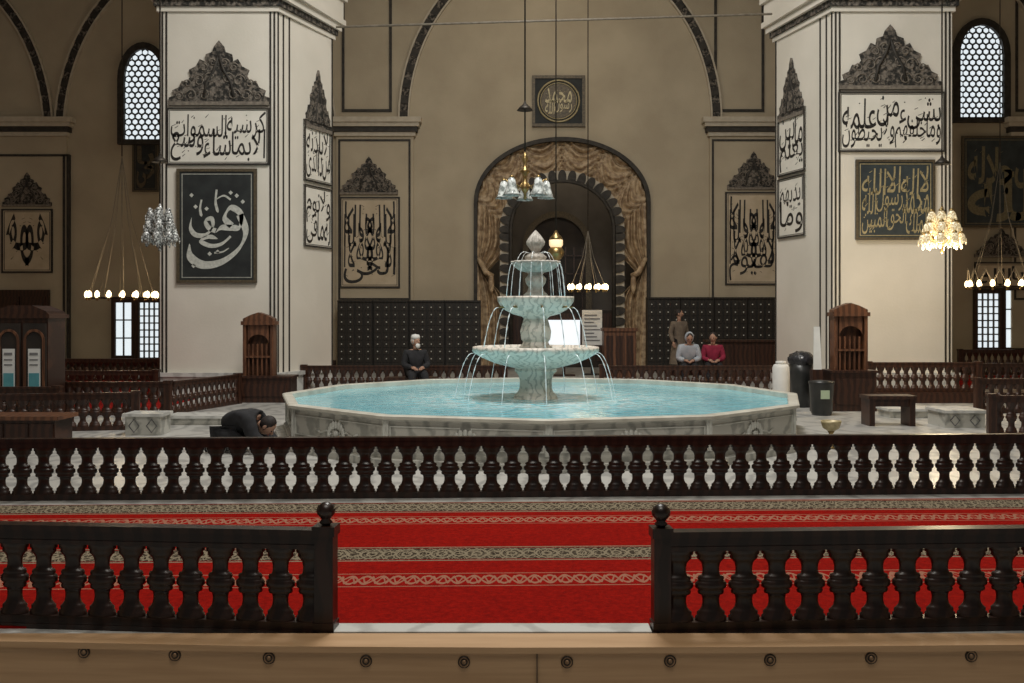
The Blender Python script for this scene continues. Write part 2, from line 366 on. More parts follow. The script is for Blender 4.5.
def callig(parent,name,x,y,z,w,h,rotz,board,frame,ink,rows,over=1.25,ft=.04,strokes=30,bold=.022,label=None,mirror=False):
    mb=MB(); mb.box(-w/2,w/2,-.03,0,0,h)
    p=part(parent,name,mb,[board],(x,y,z),rotz,label)
    f=MB(); framebars(f,w,h,ft,-.05,0); part(p,'frame',f,[frame])
    f2=MB(); framebars(f2,w-ft*3.2,h-ft*3.2,ft*.3,-.036,-.03,z0=ft*1.6); part(p,'inner_border',f2,[ink])
    s=script(rows,w-ft*5,h-ft*5,over,bold,strokes=strokes,thick=.034,mirror=mirror); part(p,'calligraphy',s,[ink],(0,0,ft*2.5))
    return p

# ------------------------------------------------------------ room
RB=30.0
mb=MB(); mb.box(-17,17.5,5.10,36,-.4,0); struct('floor',mb,['floor'])
mb=MB(); mb.box(-17,17.5,-6,5.10,-.5,-.4); struct('floor_lower',mb,['floor'])
mb=MB(); mb.box(-17,17.5,-6,36,13.5,13.8); struct('ceiling',mb,['ceil'])
mb=MB(); mb.box(-17.3,-17,-6,36,-.5,13.8); struct('wall_left',mb,['wall'])
mb=MB(); mb.box(17.5,17.8,-6,36,-.5,13.8); struct('wall_right',mb,['wall'])
NC=px(562,RB); NA=2.54; NS=pz(202,RB); NBt=pz(141,RB)-NS
def archpts(c,a,zs,b,n=32): return [(c+a*math.cos(pi*k/n),zs+b*math.sin(pi*k/n)) for k in range(n+1)]
mb=MB()
mb.box(-17,NC-NA,RB,RB+.4,0,13.5); mb.box(NC+NA,17.5,RB,RB+.4,0,13.5)
ap=archpts(NC,NA,NS,NBt)
for (xa,za),(xb,zb) in zip(ap[:-1],ap[1:]):
    mb.add([(xa,RB,za),(xa,RB,13.5),(xb,RB,13.5),(xb,RB,zb),(xa,RB+.4,za),(xb,RB+.4,zb)],[(0,1,2,3),(0,3,5,4)])
struct('wall_back',mb,['wall'])
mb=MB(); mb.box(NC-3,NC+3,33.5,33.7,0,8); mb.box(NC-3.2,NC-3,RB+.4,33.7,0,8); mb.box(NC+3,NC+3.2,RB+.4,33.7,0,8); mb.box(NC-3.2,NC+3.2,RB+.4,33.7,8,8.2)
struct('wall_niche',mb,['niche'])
def rib(c,a,zs,b,w,idx,nw=70,y=RB):
    mb=MB()
    for k in range(nw):
        t0=pi*k/nw;t1=pi*(k+1)/nw
        def q(t,d): return (c+(a+d)*math.cos(t),zs+(b+d)*math.sin(t))
        A,B,C,D=q(t0,0),q(t0,w),q(t1,w),q(t1,0)
        if max(A[1],B[1],C[1],D[1])>13.45: continue
        mb.prism([A,B,C,D],y-(.10 if k%2 else .07),y,0 if k%2 else 1)
        for d0,d1,mi in ((w,w+.05,2),(-.05,0,2)):
            mb.prism([q(t0,d0),q(t0,d1),q(t1,d1),q(t1,d0)],y-.12,y,mi)
    return struct('trim_%d'%idx,mb,['line','crest','creamline'])
rib(px(560,RB),152*.03,pz(120,RB),174*.03,.24,1)
rib(px(196,RB),132*.03,pz(135,RB),174*.03,.22,2)
rib(px(-88,RB),134*.03,pz(135,RB),174*.03,.22,3)
rib(px(925,RB),132*.03,pz(125,RB),174*.03,.22,4)
ti=5
for (x0,x1) in ((337,414),(709,782),(0,68),(1010,1090)):
    mb=MB(); X0,X1=px(x0,RB),px(x1,RB)
    mb.box(X0,X1,RB-.12,RB,0,pz(137,RB)); 
    for k,(a,b2) in enumerate(((137,133),(133,128),(128,124),(124,119))):
        e=.06*(k+1); mb.box(X0-e,X1+e,RB-.14-e,RB,pz(a,RB),pz(b2,RB),2 if k in (0,2,3) else 1)
    if x0 not in (0,):
        for (fx0,fx1,fy0,fy1,t) in ((x0+2,x1-3,140,300,.06),(x0+5,x0+55,-60,112,.08)):
            cx=(px(fx0,RB)+px(fx1,RB))/2; w=px(fx1,RB)-px(fx0,RB)
            z0=pz(fy1,RB);h=pz(fy0,RB)-z0
            g=MB(); framebars(g,w,h,t,-.02,0,z0=z0)
            mb.add([(v[0]+cx,v[1]+RB-.12 if fy0>0 else v[1]+RB-.02,v[2]) for v in g.v],g.f,1)
    struct('trim_%d'%ti,mb,['wall','line','creamline']); ti+=1
def latticewin(idx,cx,w,z0,zs,ztop,y=RB):
    mb=MB(); n=14
    arc=[(cx+w/2*math.cos(pi*k/n),zs+(ztop-zs)*math.sin(pi*k/n)) for k in range(n+1)]
    mb.prism([(cx-w/2,z0),(cx+w/2,z0)]+arc,y-.03,y-.005,0)
    out=[(cx+(w/2+.20)*math.cos(pi*k/n),zs+(ztop-zs+.20)*math.sin(pi*k/n)) for k in range(n+1)]
    A=[(cx+w/2,z0)]+arc+[(cx-w/2,z0)]; B=[(cx+w/2+.20,z0-.15)]+out+[(cx-w/2-.20,z0-.15)]
    for k in range(len(A)-1):
        mb.prism([A[k],B[k],B[k+1],A[k+1]],y-.16,y-.0,1)
    mb.prism([(cx-w/2-.20,z0-.15),(cx+w/2+.20,z0-.15),(cx+w/2,z0),(cx-w/2,z0)],y-.16,y,1)
    s=.20; r=0
    z=z0+.05
    while z<ztop-.05:
        x=cx-w/2+ (s/2 if r%2 else 0)
        while x<=cx+w/2:
            ok = abs(x-cx)<w/2-.04 and (z<zs or ((x-cx)/(w/2))**2+((z-zs)/(ztop-zs))**2<.9)
            if ok:
                P=[(x+s*.5*math.cos(2*pi*k/6+pi/6),y-.06,z+s*.5*math.sin(2*pi*k/6+pi/6)) for k in range(6)]
                mb.tube(P,.024,4,2,closed=True)
            x+=s
        z+=s*.80; r+=1
    return struct('window_%d'%idx,mb,['pane','line','lattice'])
latticewin(1,px(145,RB),1.15,pz(140,RB),pz(80,RB),pz(50,RB))
latticewin(2,px(980,RB),1.30,pz(118,RB),pz(55,RB),pz(26,RB))
def gridwin(idx,x0,x1,y0,y1,nx,nz,y=RB):
    mb=MB(); X0,X1,Z0,Z1=px(x0,y),px(x1,y),pz(y1,y),pz(y0,y)
    mb.box(X0,X1,y-.04,y-.01,Z0,Z1,0)
    for k in range(nx+1):
        x=X0+(X1-X0)*k/nx; mb.box(x-.02,x+.02,y-.09,y-.03,Z0,Z1,1)
    for k in range(nz+1):
        z=Z0+(Z1-Z0)*k/nz; mb.box(X0,X1,y-.085,y-.03,z-.02,z+.02,1)
    for (a,b2,c,d) in ((X0-.1,X0,Z0-.1,Z1+.1),(X1,X1+.1,Z0-.1,Z1+.1)): mb.box(a,b2,y-.12,y,c,d,2)
    mb.box(X0,X1,y-.12,y,Z1,Z1+.1,2); mb.box(X0,X1,y-.12,y,Z0-.1,Z0,2)
    return struct('window_%d'%idx,mb,['pane','lattice','woodf'])
gridwin(3,116,133,302,356,2,3); gridwin(4,140,160,302,358,4,8)
gridwin(5,976,998,293,348,4,8); gridwin(6,1004,1030,290,348,2,3)
mb=MB(); mb.box(-17,NC-NA,RB-.05,RB,0,.3); struct('baseboard_back',mb,['woodf'])

# ------------------------------------------------------------ wall decorations
def wallpanel(cx,crx0,crx1,cy0,cy1,px0,px1,py0,py1,rows,label,y=RB-.12,board='boardtan',over=1.75,bold=.0,mirror=True,strokes=26):
    e=thing('calligraphy_wall_panel',label,'wall decoration',(px((px0+px1)/2,y),y,pz(py1,y)))
    w=(px1-px0)*y/1000; h=(py1-py0)*y/1000
    callig(e,'board',0,0,0,w,h,0,board,'line','ink',rows,over,ft=.05,strokes=strokes,bold=bold,mirror=mirror)
    part(e,'crest',crestmb((crx1-crx0)*y/1000,(cy1-cy0)*y/1000/1.05),CR,((crx0+crx1-px0-px1)/2*y/1000,0,pz(cy1,y)-pz(py1,y)+.04))
    return e
wallpanel(0,340,398,158,195,340,400,197,288,['لا اله','الله لا','الا هو','الحى'],'tan painted panel with tall black calligraphy under a dark carved crest')
wallpanel(0,727,780,153,190,725,782,192,285,['لا اله','الله لا','الا هو','القيوم'],'tan painted panel with interlaced black calligraphy beneath carved crest')
wallpanel(0,3,52,174,207,2,53,209,273,['هو',''],'dim tan panel with mirrored rounded black calligraphy beside side aisle',over=1.9,bold=.012,strokes=8)
e=thing('medallion_picture','dark square picture with golden round calligraphy medallion','picture',(px(558.5,RB),RB-.02,pz(127,RB)))
w=53*.03;h=51*.03
mb=MB(); mb.box(-w/2,w/2,-.04,0,0,h); part(e,'board',mb,['blackboard'])
mb=MB(); framebars(mb,w,h,.09,-.07,0); part(e,'frame',mb,['goldframe'])
mb=MB(); 
for R,t in ((.62,.03),(.54,.015)):
    mb.tube([(R*math.cos(2*pi*k/32),-.05,h/2+R*math.sin(2*pi*k/32)) for k in range(32)],t,4,0,closed=True)
part(e,'ring',mb,['gold'])
mb=MB(); mb.lathe([(.52,0),(.52,.01)],28); me=mb.mesh('disc',['goldframe']); o=part(e,'disc',me,None,(0,-.04,h/2)); o.rotation_euler=(pi/2,0,0)
part(e,'calligraphy',script(['محمد','رسول الله'],.80,.78,1.2,.008,strokes=18,thick=.07),['gold'],(0,0,h/2-.39))
e=thing('framed_calligraphy','large dark framed panel with dim olive-gold script','picture',(px(1004,RB),RB-.16,pz(228,RB)))
callig(e,'board',0,0,0,90*.03,91*.03,0,'navyboard','goldframe','olive',['جل جلاله','الله'],1.3,ft=.07,strokes=20,bold=.02)
wallpanel(0,974,1028,230,258,974,1028,262,290,['يا الله'],'small panel with dark crest beside lattice window',y=RB-.16,mirror=False,bold=.01)
e=thing('framed_calligraphy','dark narrow framed panel under lattice window','picture',(px(146,RB),RB-.02,pz(192,RB)))
callig(e,'board',0,0,0,26*.03,50*.03,0,'blackboard','goldframe','goldframe',['يا','حى'],1.1,ft=.05,strokes=6)
mb=MB()
for a in (66,70): mb.box(px(a,RB)-.03,px(a,RB)+.03,RB-.16,RB,0,pz(155,RB))
mb.box(px(-10,RB),px(70,RB),RB-.16,RB,pz(157,RB),pz(155,RB)); struct('trim_20',mb,['line'])
e=thing('wooden_door','brown panelled wooden double door at the side aisle wall','door',(px(24,RB),RB-.13,0))
mb=MB(); mb.box(-.85,.85,-.1,0,0,pz(290,RB)); part(e,'frame',mb,['woodf'])
for sx in (-1,1):
    mb=MB(); mb.box(-.36,.36,-.05,0,.05,2.2); mb.box(-.28,.28,-.08,-.05,.2,1.0); mb.box(-.28,.28,-.08,-.05,1.2,2.0)
    part(e,'door_leaf',mb,['woodf'],(sx*.38,-.1,0))

# ------------------------------------------------------------ niche : curtain, scalloped arch
IC=px(562,RB); IA=1.66; IS=pz(230,RB); IB=pz(178,RB)-IS
e=thing('draped_curtain','brown-gold brocade drapery gathered around the arched doorway','curtain',(NC,RB+.15,0))
def side(sgn):
    mb=MB(); n=150; mrad=70; V=[]
    def outer(t):
        if t<.42: a=pi/2*(1-t/.42); return (NA*math.cos(a), NS+NBt*math.sin(a))
        return (NA, NS*(1-(t-.42)/.58))
    def inner(t):
        if t<.42:
            a=pi/2*(1-t/.42); return (IA*math.cos(a)+.0, IS+IB*math.sin(a)+.1)
        u=(t-.42)/.58; tie=math.exp(-((u-.34)/.12)**2)
        return (IA+.62*tie-.05*math.sin(u*pi), IS*(1-u)+.1*(1-u))
    for i in range(n+1):
        t=i/n; o=outer(t); q=inner(t)
        for j in range(mrad+1):
            s=j/mrad; x=o[0]+(q[0]-o[0])*s; z=o[1]+(q[1]-o[1])*s
            if t<.42:
                k=t/.42*3; f=k%1; sag=1-(2*f-1)**2
                ph=13*(s-.55*sag)+2*int(k)
                y=-.16*abs(math.sin(ph))**.7-.03*math.sin(2.7*ph+1)-.06*sag*s
                if f<.06 or f>.94: y+=.07
            else:
                u=(t-.42)/.58
                ph=17*s+1.2*math.sin(3*u+4*s)
                y=-.17*abs(math.sin(ph))**.7-.03*math.sin(2.3*ph+1)
            V.append((sgn*x,y+.03,z))
    F=[]
    for i in range(n):
        for j in range(mrad):
            a=i*(mrad+1)+j; F.append((a,a+1,a+mrad+2,a+mrad+1))
    mb.add(V,F,0,True)
    return mb
for sg in (-1,1): part(e,'curtain_panel',side(sg),['cloth'])
for sg in (-1,1):
    mb2=MB(); mb2.tube([(sg*(IA+.42),-.26,2.80),(sg*(IA+.62),-.33,2.92),(sg*NA*.98,-.2,3.35)],.09,8); mb2.ell((sg*(IA+.46),-.32,2.58),(.09,.06,.30),0,10,8); part(e,'tieback',mb2,['cloth'])
mb=MB()
for k in range(40):
    t0=pi*k/40;t1=pi*(k+1)/40
    def q(t,d): return ((NA+d)*math.cos(t),NS+(NBt+d)*math.sin(t))
    mb.prism([q(t0,-.02),q(t0,.10),q(t1,.10),q(t1,-.02)],-.3,-.1)
for sg in (-1,1): mb.box(min(sg*NA,sg*(NA+.10)),max(sg*NA,sg*(NA+.10)),-.3,-.1,0,NS)
part(e,'outer_moulding',mb,['line'])
mb=MB()
def q2(t,d): return ((IA+d)*math.cos(t),IS+(IB+d)*math.sin(t))
for k in range(30):
    t0=pi*k/30;t1=pi*(k+1)/30
    mb.prism([q2(t0,-.10),q2(t0,.20),q2(t1,.20),q2(t1,-.10)],-.26,-.22)
for sg in (-1,1): mb.box(min(sg*(IA-.10),sg*(IA+.20)),max(sg*(IA-.10),sg*(IA+.20)),-.26,-.22,.3,IS)
part(e,'pale_border',mb,['creamline'])
def lobe(mb,x,z,a,L=.38,wd=.125,y0=-.32,y1=-.26):
    ca,sa=math.cos(a),math.sin(a); P=[]
    for k in range(11):
        f=-pi/2+pi*k/10; P.append((L*.55*math.cos(f)+.02,wd*math.sin(f)))
    P+= [(-.12,wd*.95),(-.16,0),(-.12,-wd*.95)]
    mb.prism([(x+u*ca-v*sa,z+u*sa+v*ca) for u,v in P],y0,y1)
mb=MB(); nj=12
for sg in (0,1):
    for k in range(nj):
        z=.5+(IS-.4)*k/nj
        lobe(mb,IA*(1 if sg==0 else -1),z,0.15 if sg==0 else pi-.15)
for k in range(19):
    a=pi*k/18; lobe(mb,IA*math.cos(a),IS+IB*math.sin(a),a)
part(e,'scalloped_border',mb,['line'])
mb=MB(); mb.tube([(IA-.12,-.32,.2)]+[((IA-.12)*math.cos(pi*k/24),-.32,IS+(IB-.12)*math.sin(pi*k/24)) for k in range(25)]+[(-IA+.12,-.32,.2)],.06,6); part(e,'inner_moulding',mb,['line'])
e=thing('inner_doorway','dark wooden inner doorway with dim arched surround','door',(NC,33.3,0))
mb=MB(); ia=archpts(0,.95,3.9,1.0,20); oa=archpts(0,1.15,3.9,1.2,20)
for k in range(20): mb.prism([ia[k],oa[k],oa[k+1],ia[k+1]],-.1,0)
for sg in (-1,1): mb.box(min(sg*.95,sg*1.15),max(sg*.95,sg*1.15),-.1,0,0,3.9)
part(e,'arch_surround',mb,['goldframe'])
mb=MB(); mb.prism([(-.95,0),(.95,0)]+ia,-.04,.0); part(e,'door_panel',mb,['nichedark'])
mb=MB()
for k in range(-3,4): mb.box(k*.28-.02,k*.28+.02,-.08,-.04,0,3.9)
for k in range(7): mb.box(-.9,.9,-.08,-.04,k*.6,k*.6+.04)
part(e,'glazing_bars',mb,['woodf'])
e=thing('wooden_screen','low dark wood partition inside the arched doorway','partition',(NC,31.6,0))
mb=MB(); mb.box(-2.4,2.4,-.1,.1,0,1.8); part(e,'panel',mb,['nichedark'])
mb=MB(); 
for k in range(8): mb.box(-2.3+k*.58,-2.3+k*.58+.5,-.13,-.1,.2,1.7)
part(e,'moulding',mb,['woodf'])

# ------------------------------------------------------------ shoe lockers
def locker(w,h,label):
    e=thing('shoe_locker',label,'cabinet',(0,0,0),group='shoe lockers along the wall')
    mb=MB(); mb.box(-w/2,w/2,-.0,.4,0,h); mb.box(-w/2,w/2,-.05,.42,h,h+.05); part(e,'body',mb,['locker'])
    nx,nz=4,9; dw=w/nx; dh=(h-.1)/nz
    dm=MB(); dm.box(-dw/2+.015,dw/2-.015,-.02,0,.015,dh-.015); dme=dm.mesh('door',['locker'])
    km=MB(); km.ell((0,-.045,dh*.5),(.022,.02,.022),0,8,5); kme=km.mesh('knob',['silver'])
    for i in range(nx):
        for j in range(nz):
            d=obj('door',dme,(-w/2+dw*(i+.5),0,.05+j*dh),0,e); obj('knob',kme,(0,0,0),0,d)
    return e
lw=1.03
l0=locker(lw,2.03,'near-black wooden shoe locker with rows of small knobs')
X=px(338,29.3)+lw/2; l0.location=(X,29.2,0)
for k in range(1,4): copytree(l0,(X+k*(lw+.02),29.2,0))
l1=locker(.96,2.12,'near-black wooden shoe locker with rows of small knobs')
X=px(647,29.3)+.48; l1.location=(X,29.2,0)
for k in range(1,4): copytree(l1,(X+k*.98,29.2,0))

# ------------------------------------------------------------ pillars
def pillar(xl,xr,near,far,label,left):
    D=20.0; X0,X1=px(xl,D),px(xr,D)
    e=thing('pillar',label,'pillar',((X0+X1)/2,D,0)); ox=(X0+X1)/2; W=(X1-X0)/2
    fx,fd=far[0]-ox,far[1]-D
    if left: poly=[(-W,0),(W,0),(fx,fd),(-W,fd)]
    else: poly=[(-W,0),(W,0),(W,fd),(fx,fd)]
    cx=sum(p[0] for p in poly)/4; cy=sum(p[1] for p in poly)/4
    def grow(k): return [(p[0]+ (k if p[0]>cx else -k), p[1]+(k if p[1]>cy else -k)) for p in poly]
    mb=MB(); mb.prismz(poly,0,13.5); part(e,'shaft',mb,['pillar'])
    mb=MB(); zc=pz(12,D)
    for k,(dz,g) in enumerate(((.0,.05),(.10,.10),(.22,.17),(.36,.25),(.48,.20),(.9,.28))): 
        nz=(.10,.22,.36,.48,.9,1.3)[k]; mb.prismz(grow(g),zc+dz,zc+nz,1 if k in (1,) else 0)
    part(e,'capital',mb,['pillar','crest'])
    mb=MB(); mb.prismz(grow(.08),0,.42); mb.prismz(grow(.12),.42,.5); part(e,'plinth',mb,['marble'])
    mb=MB()
    for x in (-W+.05,-W+.13,W-.13,W-.05) : mb.box(x-.018,x+.018,-.012,0,.5,zc)
    part(e,'painted_border',mb,['line'])
    n0=Vector((near[0]-ox,near[1]-D,0)); f0=Vector((fx,fd,0)); d=(f0-n0); L=d.length
    if left: base=n0; ang=math.atan2(d.y,d.x)
    else: base=f0; dd=(n0-f0); ang=math.atan2(dd.y,dd.x)
    mb=MB()
    for u in ((.015,.10,.2,.98) if left else (.985,.90,.8,.02)): mb.box(L*u-.02,L*u+.02,-.014,0,.5,zc)
    part(e,'side_border',mb,['line'],base,ang)
    return e,base,ang,L,ox
pl,bs,ang,L,ox=pillar(160,277,(-4.7,20.),(-3.94,22.),'massive cream plastered square pillar with black calligraphy panels beside the basin',True)
D=20.
part(pl,'crest',crestmb(100*.02,60*.02),CR,(px(219.5,D)-ox,0,pz(104,D)))
callig(pl,'calligraphy_panel',px(218.5,D)-ox,0,pz(165,D),102*.02,57*.02,0,'board','line','ink',['كرسيه السموات','الا بما شاء وسع'],1.30,.03,40,bold=.003)
u=.70*L
q=bs+Vector((math.cos(ang)*u,math.sin(ang)*u,0))
part(pl,'crest',crestmb(1.0,1.2),CR,q+Vector((0,0,pz(124,20.8))),ang)
callig(pl,'calligraphy_panel',q.x,q.y,pz(182,21.2),1.1,1.28,ang,'board','line','ink',['الا باذنه','من ذا الذى'],1.25,.03,20,bold=.003)
callig(pl,'calligraphy_panel',q.x,q.y,pz(247,21.2),1.1,1.3,ang,'board','line','ink',['ولا نوم','له ما فى'],1.25,.03,20,bold=.003)
pr,bs,ang,L,ox=pillar(833,952,(6.42,20.),(5.84,22.2),'massive cream plastered square pillar with calligraphy near wooden benches',False)
part(pr,'crest',crestmb(102*.02,60*.02),CR,(px(889.5,D)-ox,0,pz(88,D)))
callig(pr,'calligraphy_panel',px(891,D)-ox,0,pz(152,D),106*.02,60*.02,0,'board','line','ink',['بشىء من علمه','وما خلفهم ولا يحيطون'],1.30,.03,40,bold=.003)
u=.32*L; q=bs+Vector((math.cos(ang)*u,math.sin(ang)*u,0))
part(pr,'crest',crestmb(1.0,1.2),CR,q+Vector((0,0,pz(110,20.8))),ang)
callig(pr,'calligraphy_panel',q.x,q.y,pz(172,21.2),1.1,1.35,ang,'board','line','ink',['ما بين','يعلم'],1.25,.03,20,bold=.003)
callig(pr,'calligraphy_panel',q.x,q.y,pz(236,21.2),1.1,1.3,ang,'board','line','ink',['ايديهم','وما'],1.25,.03,20,bold=.003)
e=thing('framed_calligraphy','square black framed panel with large silver swirling calligraphy','picture',(px(217.5,D),D-.02,pz(283,D)))
w=80*.02;h=114*.02
mb=MB(); mb.box(-w/2,w/2,-.03,0,0,h); bp=part(e,'board',mb,['blackboard'])
mb=MB(); framebars(mb,w,h,.06,-.05,0); part(bp,'frame',mb,['goldframe'])
mb=MB(); framebars(mb,w-.2,h-.2,.018,-.036,-.03,z0=.1); part(bp,'inner_border',mb,['greyscript'])
mb=MB()
def ribbon(mb,pts,wmax,n=40,taper=True):
    P=[Vector(p) for p in pts]; m=len(P)-1; V=[];F=[]; C=[]
    for k in range(n+1):
        t=k/n*m; i=min(int(t),m-1); f=t-i
        p0=P[max(0,i-1)];p1=P[i];p2=P[i+1];p3=P[min(m,i+2)]
        C.append(.5*((2*p1)+(-p0+p2)*f+(2*p0-5*p1+4*p2-p3)*f*f+(-p0+3*p1-3*p2+p3)*f**3))
    for k,c_ in enumerate(C):
        d=(C[min(n,k+1)]-C[max(0,k-1)]).normalized()
        nib=Vector((.5,.87)); wd=wmax*(.30+.70*abs(d.x*nib.y-d.y*nib.x))*(min(1,(n-k)/6+.08) if taper else 1)
        nr=Vector((-d.y,d.x))*wd*.5
        V+= [(c_.x-nr.x,-.038,c_.y-nr.y),(c_.x+nr.x,-.038,c_.y+nr.y)]
    for k in range(n): F.append((2*k,2*k+1,2*k+3,2*k+2))
    mb.add(V,F)
ribbon(mb,[(.30,1.14),(.16,1.30),(.28,1.50),(.48,1.38),(.46,1.12),(.30,1.10),(.10,1.10),(-.02,1.00)],.13)
ribbon(mb,[(.46,1.36),(.58,1.02),(.44,.68),(.10,.42),(-.27,.36),(-.52,.52),(-.54,.78)],.17)
ribbon(mb,[(-.02,1.04),(-.16,1.10),(-.22,1.24),(-.10,1.28),(-.08,1.12),(-.22,.96),(-.42,.96),(-.52,1.10),(-.50,1.30)],.10)
ribbon(mb,[(.28,.93),(.10,.78),(-.12,.74),(-.32,.84),(-.15,.92),(.02,.88)],.09)
ribbon(mb,[(-.30,1.66),(-.33,1.48),(-.30,1.32)],.07); ribbon(mb,[(.0,1.86),(-.02,1.6),(.03,1.40)],.07)
ribbon(mb,[(.28,1.66),(.14,1.74),(-.02,1.66)],.04); ribbon(mb,[(-.05,.60),(.12,.62),(.25,.70)],.04)
for x,z in ((.28,1.80),(.40,1.74),(-.20,1.48),(-.42,1.52),(.02,.62),(-.14,.58),(.52,1.62),(-.46,.34),(-.5,1.75)): mb.add([(x-.045,-.038,z),(x,-.038,z-.045),(x+.045,-.038,z),(x,-.038,z+.045)],[(0,1,2,3)])
part(bp,'calligraphy',mb,['silver'])
e=thing('framed_calligraphy','dark slate framed panel with dense golden calligraphy','picture',(px(894.5,D),D-.02,pz(240,D)))
callig(e,'board',0,0,0,79*.02,80*.02,0,'navyboard','goldframe','gold',['لا اله الا الله','محمد رسول الله','الملك الحق المبين'],1.3,ft=.05,strokes=44,bold=.0)
tr=MB(); a=Vector((px(336,21.5),21.5,pz(27,21.5))); b=Vector((px(772,21.5),21.5,pz(14,21.5))); tr.tube([a,b],.025,6)
thing('tie_rod','thin iron tie rod spanning between the pillars','rod',mb=tr,mats=['chain'])

# ------------------------------------------------------------ carpets
cm=carpet_mat([(8.32,8.78,'ornate'),(7.86,8.15,'chain'),(6.68,7.08,'ornate'),(6.05,6.36,'chain')])
mb=MB(); mb.prismz([(-6,5.26),(6,5.26),(6,9.0),(-6,8.53+.22)],0,.012); mb.v=[(x,y if y<6 else 8.78+.0395*x+.0,z) for x,y,z in mb.v]
thing('carpet','deep red carpet runner with cream patterned bands','carpet',mb=mb,mats=[cm])
mb=MB(); mb.box(-16.5,-6.2,16.9,19.7,0,.012); thing('carpet','red prayer carpet behind the side railings','carpet',mb=mb,mats=['red'])
mb=MB(); mb.box(-16.5,-7.25,19.95,24.9,0,.012); thing('carpet','red prayer carpet beside the far pillar','carpet',mb=mb,mats=['red'])
mb=MB(); mb.box(-3.2,5.5,21.2,22.3,0,.012); thing('carpet','red prayer carpet before the arched doorway','carpet',mb=mb,mats=['red'])
mb=MB(); mb.box(9.15,17,21.7,27.2,0,.012); thing('carpet','red prayer carpet beside the large pillar','carpet',mb=mb,mats=['red'])

# ------------------------------------------------------------ railings
def balmesh(h,r):
    P=[(1.0,0),(1.0,.06),(.88,.075),(.90,.12),(.74,.15),(.60,.19),(.54,.25),(.54,.31),(.60,.36),(.80,.375),(.86,.41),(.80,.43),(.90,.45),(1.0,.47),(1.0,.53),(.90,.55),(.80,.57),(.86,.59),(.80,.625),(.60,.64),(.54,.69),(.54,.75),(.60,.81),(.74,.85),(.90,.88),(.88,.925),(1.0,.94),(1.0,1)]
    mb=MB(); mb.lathe([(a*r,b*h) for a,b in P],12,caps=False); mb.v=[(x,y*.5,z) for x,y,z in mb.v]; return mb
BM={}
def railing(x0,y0,x1,y1,h,sp,label,z=0.,mt='woodf',posts=(0,1),r=None,tt=.09,bt=.06,group=None,finial=False,depth=.09,pw=.11):
    d=Vector((x1-x0,y1-y0)); Ln=d.length; ang=math.atan2(d.y,d.x)
    e=thing('railing',label,'railing',(x0,y0,z),ang,group=group)
    mb=MB(); mb.box(0,Ln,-depth/2,depth/2,h-.03,h); mb.box(0,Ln,-depth*.35,depth*.35,h-tt,h-.03)
    if finial: mb.box(0,Ln,-depth*.43,depth*.43,h-tt,h-tt+.022)
    part(e,'top_rail',mb,[mt])
    mb=MB(); mb.box(0,Ln,-depth*.45,depth*.45,0,bt); 
    if finial: mb.box(0,Ln,-depth*.5,depth*.5,0,bt*.4)
    part(e,'bottom_rail',mb,[mt])
    n=max(2,int(round(Ln/sp))); bh=h-tt-bt; r=r or sp*.475
    key=(round(bh,3),round(r,3),mt)
    if key not in BM: BM[key]=balmesh(bh,r).mesh('baluster',[mt])
    for k in range(n): obj('baluster',BM[key],((k+.5)*Ln/n,0,bt),0,e)
    for t in posts:
        mb=MB(); x=t*Ln; mb.box(x-pw/2,x+pw/2,-pw/2,pw/2,0,h+.01); mb.box(x-pw/2-.01,x+pw/2+.01,-pw/2-.01,pw/2+.01,h-.03,h+.02)
        if finial:
            mb.box(x-pw/2-.006,x+pw/2+.006,-pw/2-.006,pw/2+.006,0,.07)
            mb.lathe([(.02,.0),(.035,.015),(.022,.03),(.03,.04),(.047,.06),(.050,.078),(.042,.10),(.02,.115),(.005,.12)],14,(x,0,h+.02))
        part(e,'newel_post',mb,[mt])
    return e
DN=5.17
railing(-3.2,5.36,px(326,DN),DN,.545,.163,'near-black turned wooden balustrade ending in a ball-topped post',mt='wood',posts=(1,),tt=.10,bt=.07,finial=True,pw=.098)
railing(px(661,DN),DN,3.2,5.30,.535,.174,'near-black lacquered wooden balustrade starting at a ball-topped post',mt='wood',posts=(0,),tt=.10,bt=.07,finial=True,pw=.088)
railing(-5.6,8.86,5.8,9.31,.55,.190,'long dark turned wooden balustrade between carpet and basin',mt='wood',posts=(0,1),tt=.085,bt=.055,r=.089)
mb=MB(); mb.box(px(336,DN),px(650,DN),5.10,5.24,.0,.035); thing('threshold','worn white marble threshold in the balustrade gap','step',mb=mb,mats=['marble'])
e=thing('wooden_ledge','honey-coloured oak ledge with dark round rosettes','ledge',(0,0,0))
fr=[(-4,5.02),(-2.4,4.97),(-1.2,4.90),(0,4.88),(1.2,4.89),(2.4,4.92),(4,4.96)]
def frontY(x):
    for (a,ya),(b2,yb) in zip(fr[:-1],fr[1:]):
        if a<=x<=b2: return ya+(yb-ya)*(x-a)/(b2-a)
    return 4.9
mb=MB(); mb.prismz(fr+[(4,5.09),(-4,5.09)],-.4,.02); mb.prismz([(x,y-.010) for x,y in fr]+[(4,5.09),(-4,5.09)],.0,.03); part(e,'beam',mb,['ledge'])
mb=MB(); mb.box(.12,.124,4.868,4.9,-.4,.0); part(e,'board_joint',mb,['line'])
rm=MB(); rm.lathe([(.030,0),(.030,.004),(.024,.007)],16,mi=0,caps=False); rm.lathe([(.024,.007),(.018,.003)],16,mi=1,caps=False)
rm.lathe([(.018,.003),(.011,.003)],16,mi=0,caps=False); rm.lathe([(.011,.003),(.010,.009),(.0,.010)],12,mi=1,caps=False)
rme=rm.mesh('rosette',['bolt','boltl'])
